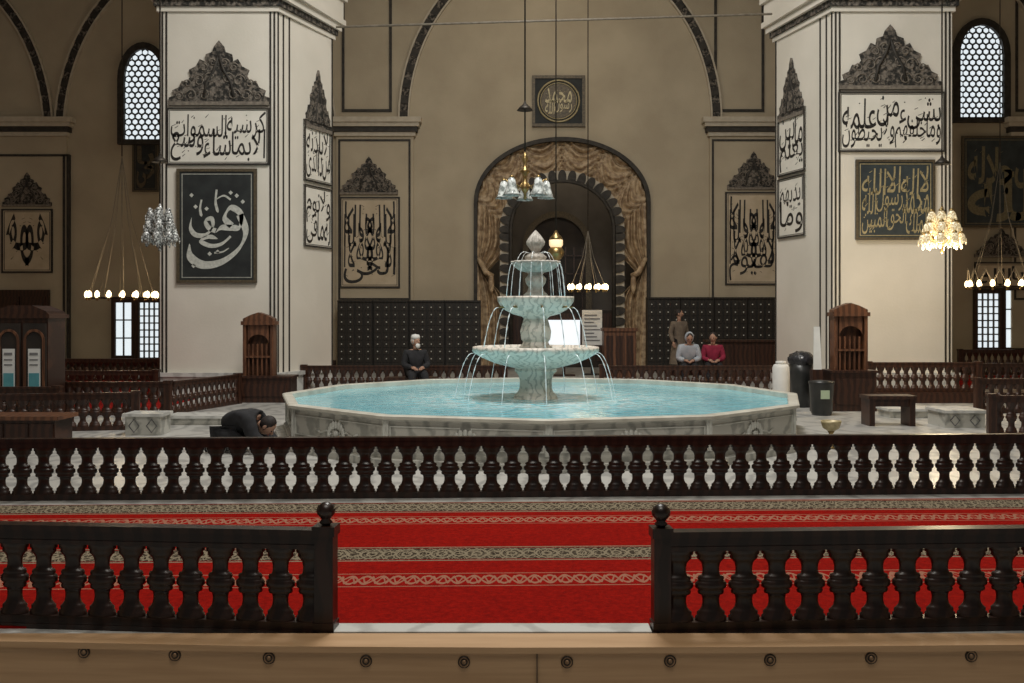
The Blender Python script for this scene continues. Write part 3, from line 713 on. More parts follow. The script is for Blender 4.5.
for x,y in ((-17,651),(84,652),(175,655),(269,658),(366,661),(464,662),(567,662),(670,661),(770,660),(871,658),(971,656),(1070,654)):
    X=px(x,4.9); fy=frontY(X)-.001; o=obj('rosette',rme,(px(x,fy),fy,pz(y,fy)),0,e); o.rotation_euler=(pi/2,0,0)
railing(px(-20,14),14.0,px(125,14),14.4,.54,.16,'dark wooden balustrade beside the ablution steps')
railing(px(15,16.5),16.5,px(168,16.5),16.5,.55,.16,'dark wooden balustrade bordering red carpet area',posts=(0,1))
railing(px(172,16.6),16.6,px(238,18.6),18.6,.55,.16,'dark wooden balustrade running back beside the pillar',posts=(1,))
railing(px(-20,19.8),19.83,px(156,19.8),19.83,.55,.17,'dark wooden balustrade across the side aisle carpet')
railing(px(40,25),25,px(160,25),25,.56,.18,'dark wooden balustrade before the bright side windows')
railing(px(-30,15.3),15.2,px(60,15.3),15.2,.56,.16,'dark wooden balustrade in front of tall cabinet')
railing(px(304,20.8),20.8,px(505,20.8),20.8,.60,.18,'dark wooden balustrade behind the basin')
railing(px(602,20.8),20.8,px(788,20.8),20.8,.60,.18,'dark wooden balustrade behind the basin near visitors')
mb=MB(); mb.box(px(868,18.8),10.4,18.7,19.6,0,.2); thing('platform','low wooden platform around the pillar foot','platform',mb=mb,mats=['woodf'])
railing(px(868,18.85),18.85,px(978,18.85),18.85,.56,.165,'brown wooden balustrade on the low platform',z=.2)
railing(px(978,16.8),16.8,px(1060,16.8),16.8,.58,.16,'brown wooden balustrade beside marble steps')
railing(px(960,27.5),27.5,px(1050,27.5),27.5,.7,.18,'dark wooden balustrade before the bright aisle window')
railing(px(978,21.4),21.4,px(1060,21.4),21.4,.62,.18,'dark wooden balustrade around red carpet area')
railing(px(978,14.0),13.6,px(1060,14.0),13.4,.56,.16,'dark wooden balustrade near pale marble step')

# ------------------------------------------------------------ fountain
FX,FD=.39,14.1
F=thing('marble_fountain','grey-white marble three-tier fountain in a wide polygonal pool','fountain',(FX,FD,0))
n=12; rot=pi/2
R=3.61
mb=MB(); mb.lathe([(R+.12,0),(R+.12,.08),(R+.0,.08),(R+.0,.13),(R-.05,.15),(R-.05,.48),(R-.01,.50)],n,sm=False,rot=rot,caps=False)
part(F,'pool_wall',mb,['poolwall'])
mb=MB(); mb.lathe([(R-.01,.50),(R+.02,.51),(R+.02,.54),(R+.0,.55),(R-.11,.55),(R-.12,.54),(R-.12,.40)],n,sm=False,rot=rot,caps=False)
part(F,'coping',mb,['rim'])
rl=MB()
aw=2*R*math.sin(pi/n)
for cx in (-aw/4,aw/4):
    g=MB(); framebars(g,aw/2-.12,.24,.012,-.012,0,z0=.19); rl.add([(v[0]+cx,v[1],v[2]) for v in g.v],g.f,0)
for k in range(9):
    a=pi*k/8; rl.ell((.11*math.cos(a)*1.3,-.015,.25+.12*math.sin(a)),(.030,.02,.05),0,7,5)
rl.ell((0,-.02,.27),(.05,.03,.035),0,8,5)
for sg in (-1,1): rl.tube([(sg*.1,-.01,.25),(sg*.2,-.01,.29),(sg*.32,-.01,.25),(sg*.42,-.01,.29)],.012,5)
for sg in (-1,1): rl.box(sg*(aw/2-.02)-.03,sg*(aw/2-.02)+.03,-.02,0,.15,.49)
rme=rl.mesh('carved_panel',['relief'])
ap_=(R-.05)*math.cos(pi/n)
for k in range(n):
    a=rot+pi/n+2*pi*k/n
    obj('carved_panel',rme,(ap_*math.cos(a),ap_*math.sin(a),0),a+pi/2,F)
mb=MB(); mb.lathe([(R-.13,.0),(R-.13,.02)],n,rot=rot,sm=False); part(F,'pool_floor',mb,['marble'],(0,0,.02))
mb=MB(); seg=72; V=[(0,0,.475)];Fc=[]
rings=16
for k in range(1,rings+1):
    for i in range(seg):
        a=2*pi*i/seg+rot; local=((a-rot)%(2*pi/n))-pi/n
        rr=(R-.121)*math.cos(pi/n)/math.cos(local)*k/rings
        V.append((rr*math.cos(a),rr*math.sin(a),.475))
for i in range(seg): Fc.append((0,1+i,1+(i+1)%seg))
for k in range(rings-1):
    for i in range(seg): Fc.append((1+k*seg+i,1+(k+1)*seg+i,1+(k+1)*seg+(i+1)%seg,1+k*seg+(i+1)%seg))
mb.add(V,Fc,0,True)
part(F,'water_surface',mb,['water'])
TX=(536-540)*.0141
c=(TX,0,0)
mb=MB(); mb.lathe([(.34,.1),(.34,.46),(.32,.52),(.27,.56),(.245,.62),(.24,.74),(.27,.82),(.32,.87),(.30,.92)],8,c,sm=False,rot=pi/8); part(F,'pedestal',mb,['fount'])
mb=MB(); mb.lathe([(.28,.90),(.40,.93),(.58,.98),(.74,1.05),(.84,1.11),(.875,1.145),(.89,1.165),(.89,1.20),(.85,1.21),(.83,1.17),(.5,1.10),(.0,1.09)],96,c,scal=(24,lambda k:.05 if k<6 else 0.)); part(F,'lower_basin',mb,['fount'])
mb=MB(); mb.lathe([(.83,1.165),(.0,1.165)],32,c,caps=False); part(F,'basin_water',mb,['water'])
mb=MB(); mb.lathe([(.25,1.08),(.25,1.20),(.21,1.23),(.19,1.27),(.22,1.31),(.235,1.42),(.20,1.54),(.18,1.60),(.23,1.65)],8,c,sm=False,rot=pi/8); part(F,'middle_column',mb,['fount'])
mb=MB(); mb.lathe([(.20,1.63),(.31,1.66),(.42,1.72),(.49,1.79),(.52,1.84),(.54,1.88),(.54,1.91),(.51,1.91),(.49,1.88),(.2,1.84),(0,1.84)],64,c,scal=(16,lambda k:.06 if k<5 else 0.)); part(F,'middle_basin',mb,['fount'])
mb=MB(); mb.lathe([(.49,1.89),(.0,1.89)],32,c,caps=False); part(F,'basin_water',mb,['water'])
mb=MB(); mb.lathe([(.17,1.84),(.17,1.94),(.12,1.98),(.10,2.04),(.14,2.10),(.15,2.16),(.10,2.22),(.14,2.27)],16,c); part(F,'upper_column',mb,['fountd'])
mb=MB(); mb.lathe([(.12,2.25),(.20,2.27),(.28,2.33),(.325,2.39),(.32,2.41),(.285,2.38),(.15,2.36),(0,2.36)],64,c,scal=(12,lambda k:.18 if 0<k<6 else 0.)); part(F,'upper_basin',mb,['fountd'])
mb=MB(); mb.lathe([(.08,2.36),(.10,2.40),(.14,2.44),(.15,2.47),(.10,2.51),(.05,2.54),(.08,2.59),(.115,2.64),(.12,2.68),(.095,2.73),(.06,2.78),(.03,2.82),(0,2.85)],60,c,scal=(10,lambda k:.22 if k>4 else .10)); part(F,'finial',mb,['fountd'])
def arc(a,r0,z0,r1,z1,rise,th):
    m=MB(); P=[]
    for k in range(13):
        t=k/12; r=r0+(r1-r0)*math.sqrt(t)*.55+(r1-r0)*t*.45; z=z0+(z1-z0)*t**1.7+rise*4*t*(1-t)
        P.append((TX+r*math.cos(a),r*math.sin(a),z))
    m.tube(P,[th*(1+.5*math.sin(k*2.1+a*7)) for k in range(13)],5); return m
for k in range(8): part(F,'water_jet',arc(2*pi*k/8+.15,.51,1.76,.74,1.18,.0,.0065),['jet'])
for k in range(12): part(F,'water_jet',arc(2*pi*k/12+.1,.86,1.12,1.14,.48,.0,.0055),['jet'])
for k in range(16): part(F,'water_jet',arc(2*pi*k/16+.2,.33,2.38,.42,1.92,.0,.004),['jet'])
for k in range(6): part(F,'water_jet',arc(2*pi*k/6+.3,.09,2.52,.28,2.40,.04,.004),['jet'])
mb=MB()
for k in range(8):
    a=2*pi*k/8+.15; mb.tube([(TX+.44*math.cos(a),.44*math.sin(a),1.76),(TX+.53*math.cos(a),.53*math.sin(a),1.765)],.015,6)
part(F,'spout',mb,['brass'])

# ------------------------------------------------------------ chandeliers
ZC=13.45
def bell(mb,c,s,mi=0,cup=False):
    P=[(.02,.0),(.035,-.02),(.045,-.06),(.055,-.11),(.068,-.15),(.085,-.175),(.072,-.165)]
    if cup: P=[(.015,.02),(.03,.0),(.055,-.04),(.062,-.08),(.055,-.12),(.05,-.15),(.03,-.165),(.0,-.17)]
    mb.lathe([(r*s,z*s) for r,z in P],12,c,mi,scal=(6,lambda k:.2 if k>3 and not cup else 0),caps=False)
def chandelier(loc,R,nA,label,gm,tiers=1,s=1.5,lit=0.,crystal=False,tz=.30,shrink=.45):
    e=thing('chandelier',label,'chandelier',loc)
    top=ZC-loc[2]
    mb=MB(); mb.tube([(0,0,.45),(0,0,top)],.014,6); part(e,'chain',mb,['darkmetal'])
    mb=MB(); mb.lathe([(.0,-.32),(.03,-.3),(.02,-.22),(.06,-.16),(.09,-.10),(.05,-.04),(.03,.05),(.05,.12),(.10,.16),(.05,.2),(.025,.3),(.06,.38),(.03,.44),(.012,.5)],16); part(e,'stem',mb,['crystal' if crystal else 'brass'])
    mb=MB(); mb.lathe([(.14,0),(.09,.06),(.03,.11),(.012,.16)],14); part(e,'canopy',mb,['darkmetal'],(0,0,min(top-.3,1.2)))
    for t in range(tiers):
        RR=R*(1-shrink*t); nn=max(4,nA-t)
        am=MB(); P=[(0.04,0,0),(RR*.3,0,-.10),(RR*.65,0,-.07),(RR*.9,0,.06),(RR,0,.05)]; am.tube(P,.012,6); am.lathe([(.03,-.01),(.045,.02),(.02,.05)],8,(RR,0,.03)); ame=am.mesh('arm',['crystal' if crystal else 'brass'])
        gmn=MB(); bell(gmn,(RR,0,.04),s,cup=(crystal or lit)); 
        if not (crystal or lit): gmn.ell((RR,0,-.09*s),(.03,.03,.045),1,8,6)
        else:
            gmn.ell((RR,0,-.185*s),(.02,.02,.035),1,8,6)
            for q in range(4): gmn.ell((RR+.075*math.cos(q*1.57),.075*math.sin(q*1.57),-.10*s),(.012,.012,.06),0,6,5)
            for q in range(6): gmn.ell((RR*(.2+.13*q),0,-.13+.03*math.sin(q*2)),(.014,.014,.05),0,6,5)
        gme=gmn.mesh('glass_shade',[gm,'bulb' if lit else gm])
        for k in range(nn):
            a=2*pi*k/nn+.3+t*.4
            ar=obj('arm',ame,(0,0,tz*t-.02),a,e); obj('glass_shade',gme,(0,0,tz*t-.02),a,e)
    if lit:
        l=bpy.data.lights.new('chandelier_light','POINT'); l.energy=lit; l.color=(1,.78,.48); l.shadow_soft_size=.25
        lo=bpy.data.objects.new('chandelier_light',l); lo.location=(0,0,-.5); COL.objects.link(lo); lo.parent=e
    return e
chandelier((px(525,17),17,pz(181,17)),.38,5,'brass chandelier with unlit tulip glass shades on long chain','glass',1,1.75)
chandelier((px(160,17),17,pz(233,17)),.24,7,'small crystal chandelier with clustered unlit glass shades','crystal',3,1.0,crystal=True,tz=.18,shrink=.17)
chandelier((px(942,17),17,pz(235,17)),.30,8,'glowing crystal chandelier with clustered warm glass cups','glasslit',3,1.05,120,tz=.19,shrink=.2)
e=thing('hanging_lantern','brass mosque lantern hanging before the arched doorway','lamp',(px(556,19),19,pz(262,19)))
mb=MB(); mb.tube([(0,0,.6),(0,0,ZC-pz(262,19))],.012,6); part(e,'chain',mb,['darkmetal'])
mb=MB(); mb.lathe([(0,0),(.04,.01),(.10,.06),(.15,.14),(.16,.2),(.12,.26),(.10,.28)],16); mb.lathe([(.13,.42),(.12,.46),(.05,.54),(.02,.6)],16); part(e,'body',mb,['brass'])
mb=MB(); mb.lathe([(.09,.27),(.13,.32),(.13,.42)],16,caps=False); part(e,'glass_shade',mb,['bulbsoft'])
def ringchand(loc,R,nl,label,coneH,lit,nc=10,crown=False,cs=1.,cr_=.006):
    e=thing('ring_chandelier',label,'chandelier',loc)
    mb=MB(); mb.tube([(R*math.cos(2*pi*k/40),R*math.sin(2*pi*k/40),0) for k in range(40)],.02,6,closed=True)
    mb.tube([(R*.55*math.cos(2*pi*k/30),R*.55*math.sin(2*pi*k/30),.0) for k in range(30)],.015,6,closed=True)
    for k in range(6): a=pi*k/6; mb.tube([(R*math.cos(a),R*math.sin(a),0),(-R*math.cos(a),-R*math.sin(a),0)],.01,5)
    part(e,'ring',mb,['darkmetal'])
    cm_=MB(); cm_.tube([(R,0,0),(R*.3,0,coneH*.55),(.0,0,coneH)],cr_,4); cme=cm_.mesh('cord',['chain'])
    for k in range(nc): obj('cord',cme,(0,0,0),2*pi*k/nc,e)
    mb=MB(); mb.tube([(0,0,coneH),(0,0,ZC-loc[2])],.014,6); part(e,'chain',mb,['darkmetal'])
    gm_=MB(); gm_.lathe([(.015,-.06),(.03,-.04),(.02,-.0)],8,(R,0,0),caps=False); gm_.lathe([(.03,.0),(.05*cs,.04),(.055*cs,.09),(.035*cs,.14),(.0,.17)],10,(R,0,0),1,caps=False); gme=gm_.mesh('lamp_cup',['brass','bulb'])
    for k in range(nl): obj('lamp_cup',gme,(0,0,.0),2*pi*k/nl,e)
    if crown:
        cr=MB()
        for k in range(nl):
            a=2*pi*k/nl; b2=2*pi*(k+.5)/nl; cr.tube([(R*math.cos(a),R*math.sin(a),.1),(R*math.cos(b2),R*math.sin(b2),.45),(R*math.cos(a+2*pi/nl),R*math.sin(a+2*pi/nl),.1)],.010,4)
        part(e,'bead_garland',cr,['creamline'])
    l=bpy.data.lights.new('chandelier_light','POINT'); l.energy=lit; l.color=(1,.75,.45); l.shadow_soft_size=.4
    lo=bpy.data.objects.new('chandelier_light',l); lo.location=(0,0,.3); COL.objects.link(lo); lo.parent=e
    return e
ringchand((px(122,24),24,pz(298,24)),.78,16,'round low-hung chandelier ring with warm lamps on fanned cords',3.4,35)
ringchand((px(1000,24),24,pz(287,24)),.72,14,'round chandelier ring with warm lamps and bead garlands',3.0,35,crown=True,nc=6,cr_=.004)
ringchand((px(588,27),27,pz(290,27)),.50,12,'small chandelier ring with warm lamps before the doorway',1.6,22,6)

# ------------------------------------------------------------ furniture
def lectern(loc,w,zt,zb,bw,label,off):
    e=thing('bookrest_cabinet',label,'cabinet',loc)
    mb=MB(); mb.box(-bw/2,bw/2,-.3,.25,0,zb-.04); mb.box(-bw/2-.03,bw/2+.03,-.33,.27,zb-.04,zb); mb.box(-bw/2+.08,bw/2-.08,-.32,-.3,.12,zb-.14); part(e,'base',mb,['woodf'])
    mb=MB(); x0=off-w/2;x1=off+w/2; H=zt-zb
    mb.box(x0,x0+.06,-.1,.2,zb,zb+H*.82); mb.box(x1-.06,x1,-.1,.2,zb,zb+H*.82); mb.box(x0,x1,.15,.2,zb,zb+H*.82)
    mb.box(x0-.03,x1+.03,-.14,.22,zb+H*.80,zb+H*.86); part(e,'upright',mb,['woodb'])
    mb=MB(); mb.prism([(x0,zb+H*.86),(x1,zb+H*.86),(x1,zb+H*.90),(off+w*.25,zb+H*.96),(off,zb+H),(off-w*.25,zb+H*.96),(x0,zb+H*.90)],-.1,.18); part(e,'pediment',mb,['woodb'])
    n_=10; ai=[(off+(w/2-.09)*math.cos(pi*k/n_),zb+H*.5+(w/2-.09)*.9*math.sin(pi*k/n_)) for k in range(n_+1)]
    mb=MB(); 
    for k in range(n_): mb.add([(ai[k][0],-.09,ai[k][1]),(ai[k][0],-.09,zb+H*.8),(ai[k+1][0],-.09,zb+H*.8),(ai[k+1][0],-.09,ai[k+1][1])],[(0,1,2,3)])
    for k in range(5): mb.box(x0+.1+k*(w-.2)/4.5-.01,x0+.1+k*(w-.2)/4.5+.02,-.08,-.05,zb,zb+H*.5)
    mb.box(x0+.06,x1-.06,-.1,.15,zb+H*.28,zb+H*.31); part(e,'arched_grille',mb,['woodb'])
    return e
lectern((px(268,19.2),19.1,0),.58,1.70,.50,1.05,'carved brown bookrest cabinet standing against the cream pillar',-.14)
lectern((px(848,17.4),17.4,0),.58,1.86,.70,.78,'carved brown bookrest cabinet beside waste bins',.02)
e=thing('leaflet_stack','white leaflets leaning on slim stand beside carved cabinet','paper',(px(822,16.8),17.1,.0))
mb=MB(); mb.add([(-.07,-.06,.72),(.07,-.06,.72),(.07,.05,1.45),(-.03,.05,1.45),(-.07,-.04,.72),(.07,-.04,.72),(.07,.07,1.45),(-.03,.07,1.45)],[(0,1,2,3),(7,6,5,4),(0,4,5,1),(1,5,6,2),(2,6,7,3),(3,7,4,0)]); part(e,'sheet',mb,['white'])
mb=MB(); mb.box(-.09,.09,-.08,.09,0,.72); part(e,'stand',mb,['woodf'])
e=thing('wooden_kiosk','dark brown wooden cabinet with arched doors and white notices','cabinet',(px(20,15.7),15.7,0))
mb=MB(); mb.box(-.42,.44,0,.6,0,1.60); mb.box(-.46,.48,-.05,.65,1.60,1.66); mb.prism([(-.44,1.66),(.46,1.66),(.42,1.71),(.20,1.80),(-.16,1.80),(-.40,1.71)],-.03,.6); part(e,'body',mb,['woodf'])
for x in (-.16,.24):
    mb=MB(); mb.box(x-.18,x+.18,-.03,0,.15,1.52); part(e,'door',mb,['nichedark'])
    ar=MB(); ia_=archpts(x,.13,1.25,.14,12); oa_=archpts(x,.165,1.25,.18,12)
    for k in range(12): ar.prism([ia_[k],oa_[k],oa_[k+1],ia_[k+1]],-.05,-.03)
    for sg in (-1,1): ar.box(min(x+sg*.13,x+sg*.165),max(x+sg*.13,x+sg*.165),-.05,-.03,.25,1.25)
    part(e,'arched_moulding',ar,['woodb'])
    mb=MB(); mb.box(x-.095,x+.095,-.04,-.03,.45,1.12); mb.box(x-.08,x+.08,-.045,-.04,.48,.74,1); mb.box(x-.07,x+.06,-.045,-.04,1.02,1.06,2); mb.box(x-.07,x+.06,-.045,-.04,.94,.96,2); mb.box(x-.07,x+.06,-.045,-.04,.86,.88,2)
    part(e,'notice',mb,['white','teal','greytxt'])
e=thing('low_table','low solid brown wooden chest table beside dark balustrade','table',(px(30,13),13.0,0))
mb=MB(); mb.box(-.6,.50,-.3,.3,.31,.36); part(e,'table_top',mb,['woodb'])
mb=MB(); mb.box(-.54,.44,-.25,.25,.0,.31); 
for k in range(3): mb.box(-.5+k*.32,-.22+k*.32,-.27,-.25,.06,.26)
part(e,'chest',mb,['woodf'])
def bench(loc,w,h,label):
    e=thing('bench',label,'bench',loc)
    mb=MB(); mb.box(-w/2,w/2,-.2,.2,h-.05,h); part(e,'seat',mb,['woodf'])
    for sg in (-1,1):
        mb=MB(); x=sg*(w/2-.06); mb.box(x-.04,x+.04,-.18,.18,0,h-.05); part(e,'leg',mb,['woodf'])
    mb=MB(); mb.box(-w/2+.1,w/2-.1,-.15,-.12,h-.16,h-.05); part(e,'apron',mb,['woodf'])
bench((px(888,15),15.,0),.72,.45,'small brown wooden bench beside marble step')
bench((px(410,19.6),19.85,0),1.0,.42,'small dark bench behind the basin')
bench((px(700,23.0),23.1,0),1.6,.42,'wooden bench where visitors sit')
e=thing('waste_bin','black plastic waste bin with pale green sticker','bin',(px(816,16.8),16.5,0))
mb=MB(); mb.lathe([(.15,0),(.17,.05),(.20,.5),(.21,.52),(.21,.56),(.18,.56),(.17,.5)],20); part(e,'body',mb,['plastic'])
mb=MB(); mb.lathe([(.19,.55),(.14,.57),(.0,.58)],20); part(e,'lid',mb,['plastic'])
mb=MB(); mb.box(-.07,.07,-.205,-.18,.28,.42); part(e,'sticker',mb,['green'])
e=thing('waste_bin','tall bin lined with crumpled black bag','bin',(px(802,17.9),17.95,0))
mb=MB(); mb.lathe([(.17,0),(.2,.6),(.21,.78)],16); part(e,'body',mb,['plastic'])
mb=MB(); mb.ell((0,0,.84),(.24,.24,.16),0,18,10,lambda p,d:p*(1+.09*math.sin(9*d.x+4*d.z)*math.cos(8*d.y+3*d.x))); part(e,'bin_bag',mb,['bag'])
e=thing('canister','white plastic canister behind the basin rim','container',(px(781,18.8),18.8,0))
mb=MB(); mb.lathe([(.15,0),(.16,.04),(.16,.66),(.13,.72),(.09,.73)],16); part(e,'body',mb,['white'])
mb=MB(); mb.lathe([(.10,.73),(.10,.78),(.0,.79)],14); part(e,'lid',mb,['white'])
e=thing('brass_bowl_stand','small brass bowl on turned stand beside pool','bowl',(px(826,12.6),12.4,0))
mb=MB(); mb.lathe([(.09,0),(.09,.02),(.03,.06),(.025,.18),(.05,.22)],14); part(e,'stand',mb,['brass'])
mb=MB(); mb.lathe([(.04,.21),(.10,.25),(.12,.31),(.125,.34),(.11,.335),(.09,.28),(0,.25)],18); part(e,'bowl',mb,['gold'])
def step(x0,x1,y0,y1,h,label):
    e=thing('marble_step',label,'step',((x0+x1)/2,y0,0)); w=(x1-x0)/2
    mb=MB(); mb.box(-w,w,0,y1-y0,0,h-.04); part(e,'riser',mb,['poolwall'])
    mb=MB(); mb.box(-w-.03,w+.03,-.04,y1-y0+.03,h-.04,h); part(e,'tread',mb,['marble'])
    g=MB()
    nn=max(2,int(w*2/.2))
    for k in range(nn):
        cx=-w+(k+.5)*2*w/nn
        if h>.15:
            hh=(h-.04)/2; g.tube([(cx-.07,-.005,hh),(cx,-.005,hh+h*.3),(cx+.07,-.005,hh),(cx,-.005,hh-h*.3)],.008,4,closed=True)
    if g.v: part(e,'carving',g,['greytxt'])
step(px(128,13.8),px(163,13.8),13.7,14.1,.30,'carved marble tap block beside balustrade')
step(px(172,15.2),px(228,15.2),15.0,15.5,.14,'low marble step beneath the balustrade')
step(px(885,16.2),px(972,16.2),16.0,16.5,.15,'low pale marble step under wooden railing')
step(px(945,14.6),px(985,14.6),14.6,15.2,.26,'carved pale marble block by wooden balustrade')
e=thing('display_panel','bright white backlit information panel on stand','sign',(px(564,27),27,0))
w=32*.027; mb=MB(); mb.box(-w/2,w/2,-.02,.02,pz(346,27),pz(320,27)); part(e,'panel',mb,['paperlit'])
mb=MB(); mb.box(-w/2-.03,w/2+.03,.02,.05,pz(348,27),pz(318,27)); mb.box(-.04,.04,.02,.06,0,pz(346,27)); mb.box(-.3,.3,-.1,.2,0,.04); part(e,'stand',mb,['woodf'])
e=thing('notice_board','pale notice board with lines of small grey print','sign',(px(592,27.5),27.5,0))
w=20*.0275; mb=MB(); mb.box(-w/2,w/2,-.02,.02,pz(345,27.5),pz(310,27.5)); part(e,'board',mb,['white'])
mb=MB()
for k in range(8): mb.box(-w/2+.06,w/2-.06-.08*(k%3),-.03,-.02,pz(341-k*3.6,27.5),pz(339.8-k*3.6,27.5))
part(e,'printed_text',mb,['greytxt'])
mb=MB(); mb.box(-.03,.03,0,.05,0,1.4); mb.box(-.25,.25,-.15,.15,0,.04); part(e,'stand',mb,['darkmetal'])
e=thing('podium','brown wooden podium before the arched doorway','podium',(px(619,26.5),26.5,0))
w=32*.0265; zt=pz(328,26.5); mb=MB(); mb.box(-w/2,w/2,-.25,.25,0,zt-.08); mb.box(-w/2-.04,w/2+.04,-.3,.3,zt-.08,zt); part(e,'body',mb,['woodb'])
mb=MB()
for k in range(3): mb.box(-w/2+.06+k*w/3.2,-w/2+.24+k*w/3.2,-.27,-.25,.2,zt-.2)
part(e,'moulding',mb,['woodf'])
e=thing('low_cabinet','long low dark wooden cabinet by visitors','cabinet',(px(745,25),25,0))
mb=MB(); mb.box(-.95,.85,-.2,.3,0,.98); mb.box(-1,.9,-.25,.35,.98,1.03); part(e,'body',mb,['woodf'])
for k in range(3): mb=MB(); mb.box(-.9+k*.58,-.38+k*.58,-.23,-.2,.1,.9); part(e,'door',mb,['woodf'])

# ------------------------------------------------------------ people
def skinmesh(pts,edges,root):
    me=bpy.data.meshes.new('skel'); me.from_pydata([p[0] for p in pts],edges,[])
    o=bpy.data.objects.new('skel',me); COL.objects.link(o)
    m=o.modifiers.new('s','SKIN'); 
    sv=me.skin_vertices[0].data
    for i,p in enumerate(pts): sv[i].radius=(p[1],p[1]); sv[i].use_root=(i==root)
    m2=o.modifiers.new('ss','SUBSURF'); m2.levels=2; m2.render_levels=2
    bpy.context.view_layer.update()
    ev=o.evaluated_get(bpy.context.evaluated_depsgraph_get()).to_mesh()
    V=[tuple(v.co) for v in ev.vertices]; Fs=[list(p.vertices) for p in ev.polygons]
    bpy.data.objects.remove(o); bpy.data.meshes.remove(me)
    return V,Fs
def person(loc,rotz,J,label,top,bottom,hair='hair',hat=None,beard=None,coat=0.,hood=None):
    e=thing('person',label,'person',loc,rotz)
    nm=['pel','spi','che','nec','sL','eL','wL','sR','eR','wR','hL','kL','aL','tL','hR','kR','aR','tR']
    rad=dict(pel=.13,spi=.125,che=.14,nec=.055,s=.065,e=.045,w=.03,h=.095,k=.06,a=.042,t=.035)
    def rr(n,g=1.,add=0.): return (rad.get(n) or rad[n[0]])*g+add
    E=[('pel','spi'),('spi','che'),('che','nec'),('che','sL'),('sL','eL'),('eL','wL'),('che','sR'),('sR','eR'),('eR','wR'),('pel','hL'),('hL','kL'),('kL','aL'),('aL','tL'),('pel','hR'),('hR','kR'),('kR','aR'),('aR','tR')]
    ix={n:i for i,n in enumerate(nm)}
    V,Fs=skinmesh([(J[n],rr(n)*.93) for n in nm],[(ix[a],ix[b]) for a,b in E],0)
    mb=MB(); mb.add(V,Fs,0,True)
    H=Vector(J['head']); nk=Vector(J['nec']); mb.tube([nk-Vector((0,0,.04)),H-Vector((0,0,.05))],.05,8)
    hd=J.get('hdir',0.); tilt=J.get('tilt',0.)
    Rm=Matrix.Rotation(hd,4,'Z')@Matrix.Rotation(tilt,4,'X')
    hm=MB()
    hm.ell((0,0,0),(.078,.095,.118),0,16,12,lambda p,d:Vector((p.x*(1-.22*max(0,-d.z)),p.y*(1-.12*max(0,-d.z)),p.z)))
    hm.ell((0,-.098,-.012),(.014,.022,.026),0,8,6)
    for sg in (-1,1): hm.ell((sg*.03,-.085,.012),(.013,.010,.008),1,8,6); hm.ell((sg*.08,.005,-.005),(.012,.022,.034),0,8,6)
    hm.ell((0,-.087,-.055),(.026,.01,.008),2,8,6)
    V=[(H+Rm@Vector(v)) for v in hm.v]
    o0=len(mb.v); mb.v+= [tuple(v) for v in V]
    for f,m_,s_ in zip(hm.f,hm.m,hm.sm): mb.f.append([i+o0 for i in f]); mb.m.append(m_); mb.sm.append(s_)
    for sd in 'LR':
        w=Vector(J['w'+sd]); el=Vector(J['e'+sd]); d=(w-el).normalized(); side=d.cross(Vector((0,0,1))); side=side.normalized() if side.length>.01 else Vector((1,0,0)); dn=d.cross(side).normalized()
        mb.tube([w-d*.01,w+d*.03,w+d*.08],[.026,.036,.034],8)
        for k,(o_,ln) in enumerate(((-.030,.060),(-.010,.072),(.010,.068),(.030,.052))):
            b0=w+d*.075+side*o_; mb.tube([b0,b0+d*ln*.5+dn*.004,b0+d*ln*.85+dn*.02*(1 if dn.z<0 else -1),b0+d*ln*.95+dn*.035*(1 if dn.z<0 else -1)],[.009,.009,.008,.006],6)
        b0=w+d*.03-side*.03*(1 if sd=='L' else -1); s2=-side*(1 if sd=='L' else -1)
        mb.tube([b0,b0+s2*.025+d*.025,b0+s2*.03+d*.06],[.012,.011,.008],6)
    part(e,'body',mb,['skin','eye','lip'])
    jn=['pel','spi','che','nec','sL','eL','wL','sR','eR','wR']; jx={n:i for i,n in enumerate(jn)}
    JJ=dict(J); 
    for sd in 'LR': JJ['w'+sd]=tuple(Vector(J['w'+sd])*.96+Vector(J['e'+sd])*.04)
    JJ['nec']=tuple(Vector(J['nec'])*.75+Vector(J['che'])*.25)
    V,Fs=skinmesh([(JJ[n],rr(n,1.12,.016+coat)) for n in jn],[(jx[a],jx[b]) for a,b in E if a in jx and b in jx],0)
    mb=MB(); mb.add(V,Fs,0,True); part(e,'jacket',mb,[top])
    tn=['pel','hL','kL','aL','hR','kR','aR']; tx={n:i for i,n in enumerate(tn)}
    V,Fs=skinmesh([(J[n],rr(n,1.08,.014)) for n in tn],[(tx[a],tx[b]) for a,b in E if a in tx and b in tx],0)
    mb=MB(); mb.add(V,Fs,0,True); part(e,'trousers',mb,[bottom])
    for sd in 'LR':
        a=Vector(J['a'+sd]); t=Vector(J['t'+sd]); mb=MB(); mb.tube([a+Vector((0,0,.02)),a-Vector((0,0,.02)),a*.5+t*.5-Vector((0,0,.005)),t],[.05,.052,.046,.036],8); part(e,'shoe',mb,['black'])
    def hp(name,mbx,m):
        mbx.v=[tuple(H+Rm@Vector(v)) for v in mbx.v]; part(e,name,mbx,[m])
    if hair:
        x=MB(); x.ell((0,.018,.022),(.088,.098,.112),0,16,10,lambda p,d:Vector((p.x,max(p.y,-.055-.03*max(0,d.z)),max(p.z,-.07)))); hp('hair',x,hair)
    if hat:
        x=MB(); x.lathe([(.090,.045),(.092,.09),(.075,.13),(.0,.145)],16,(0,.008,0)); hp('cap',x,hat)
    if beard:
        x=MB(); x.ell((0,-.068,-.085),(.052,.04,.055),0,10,8); hp('beard',x,beard)
    if hood:
        x=MB(); x.ell((0,.03,-.0),(.105,.10,.14),0,16,10,lambda p,d:Vector((p.x,max(p.y,-.06),p.z))); hp('hood',x,hood)
    return e
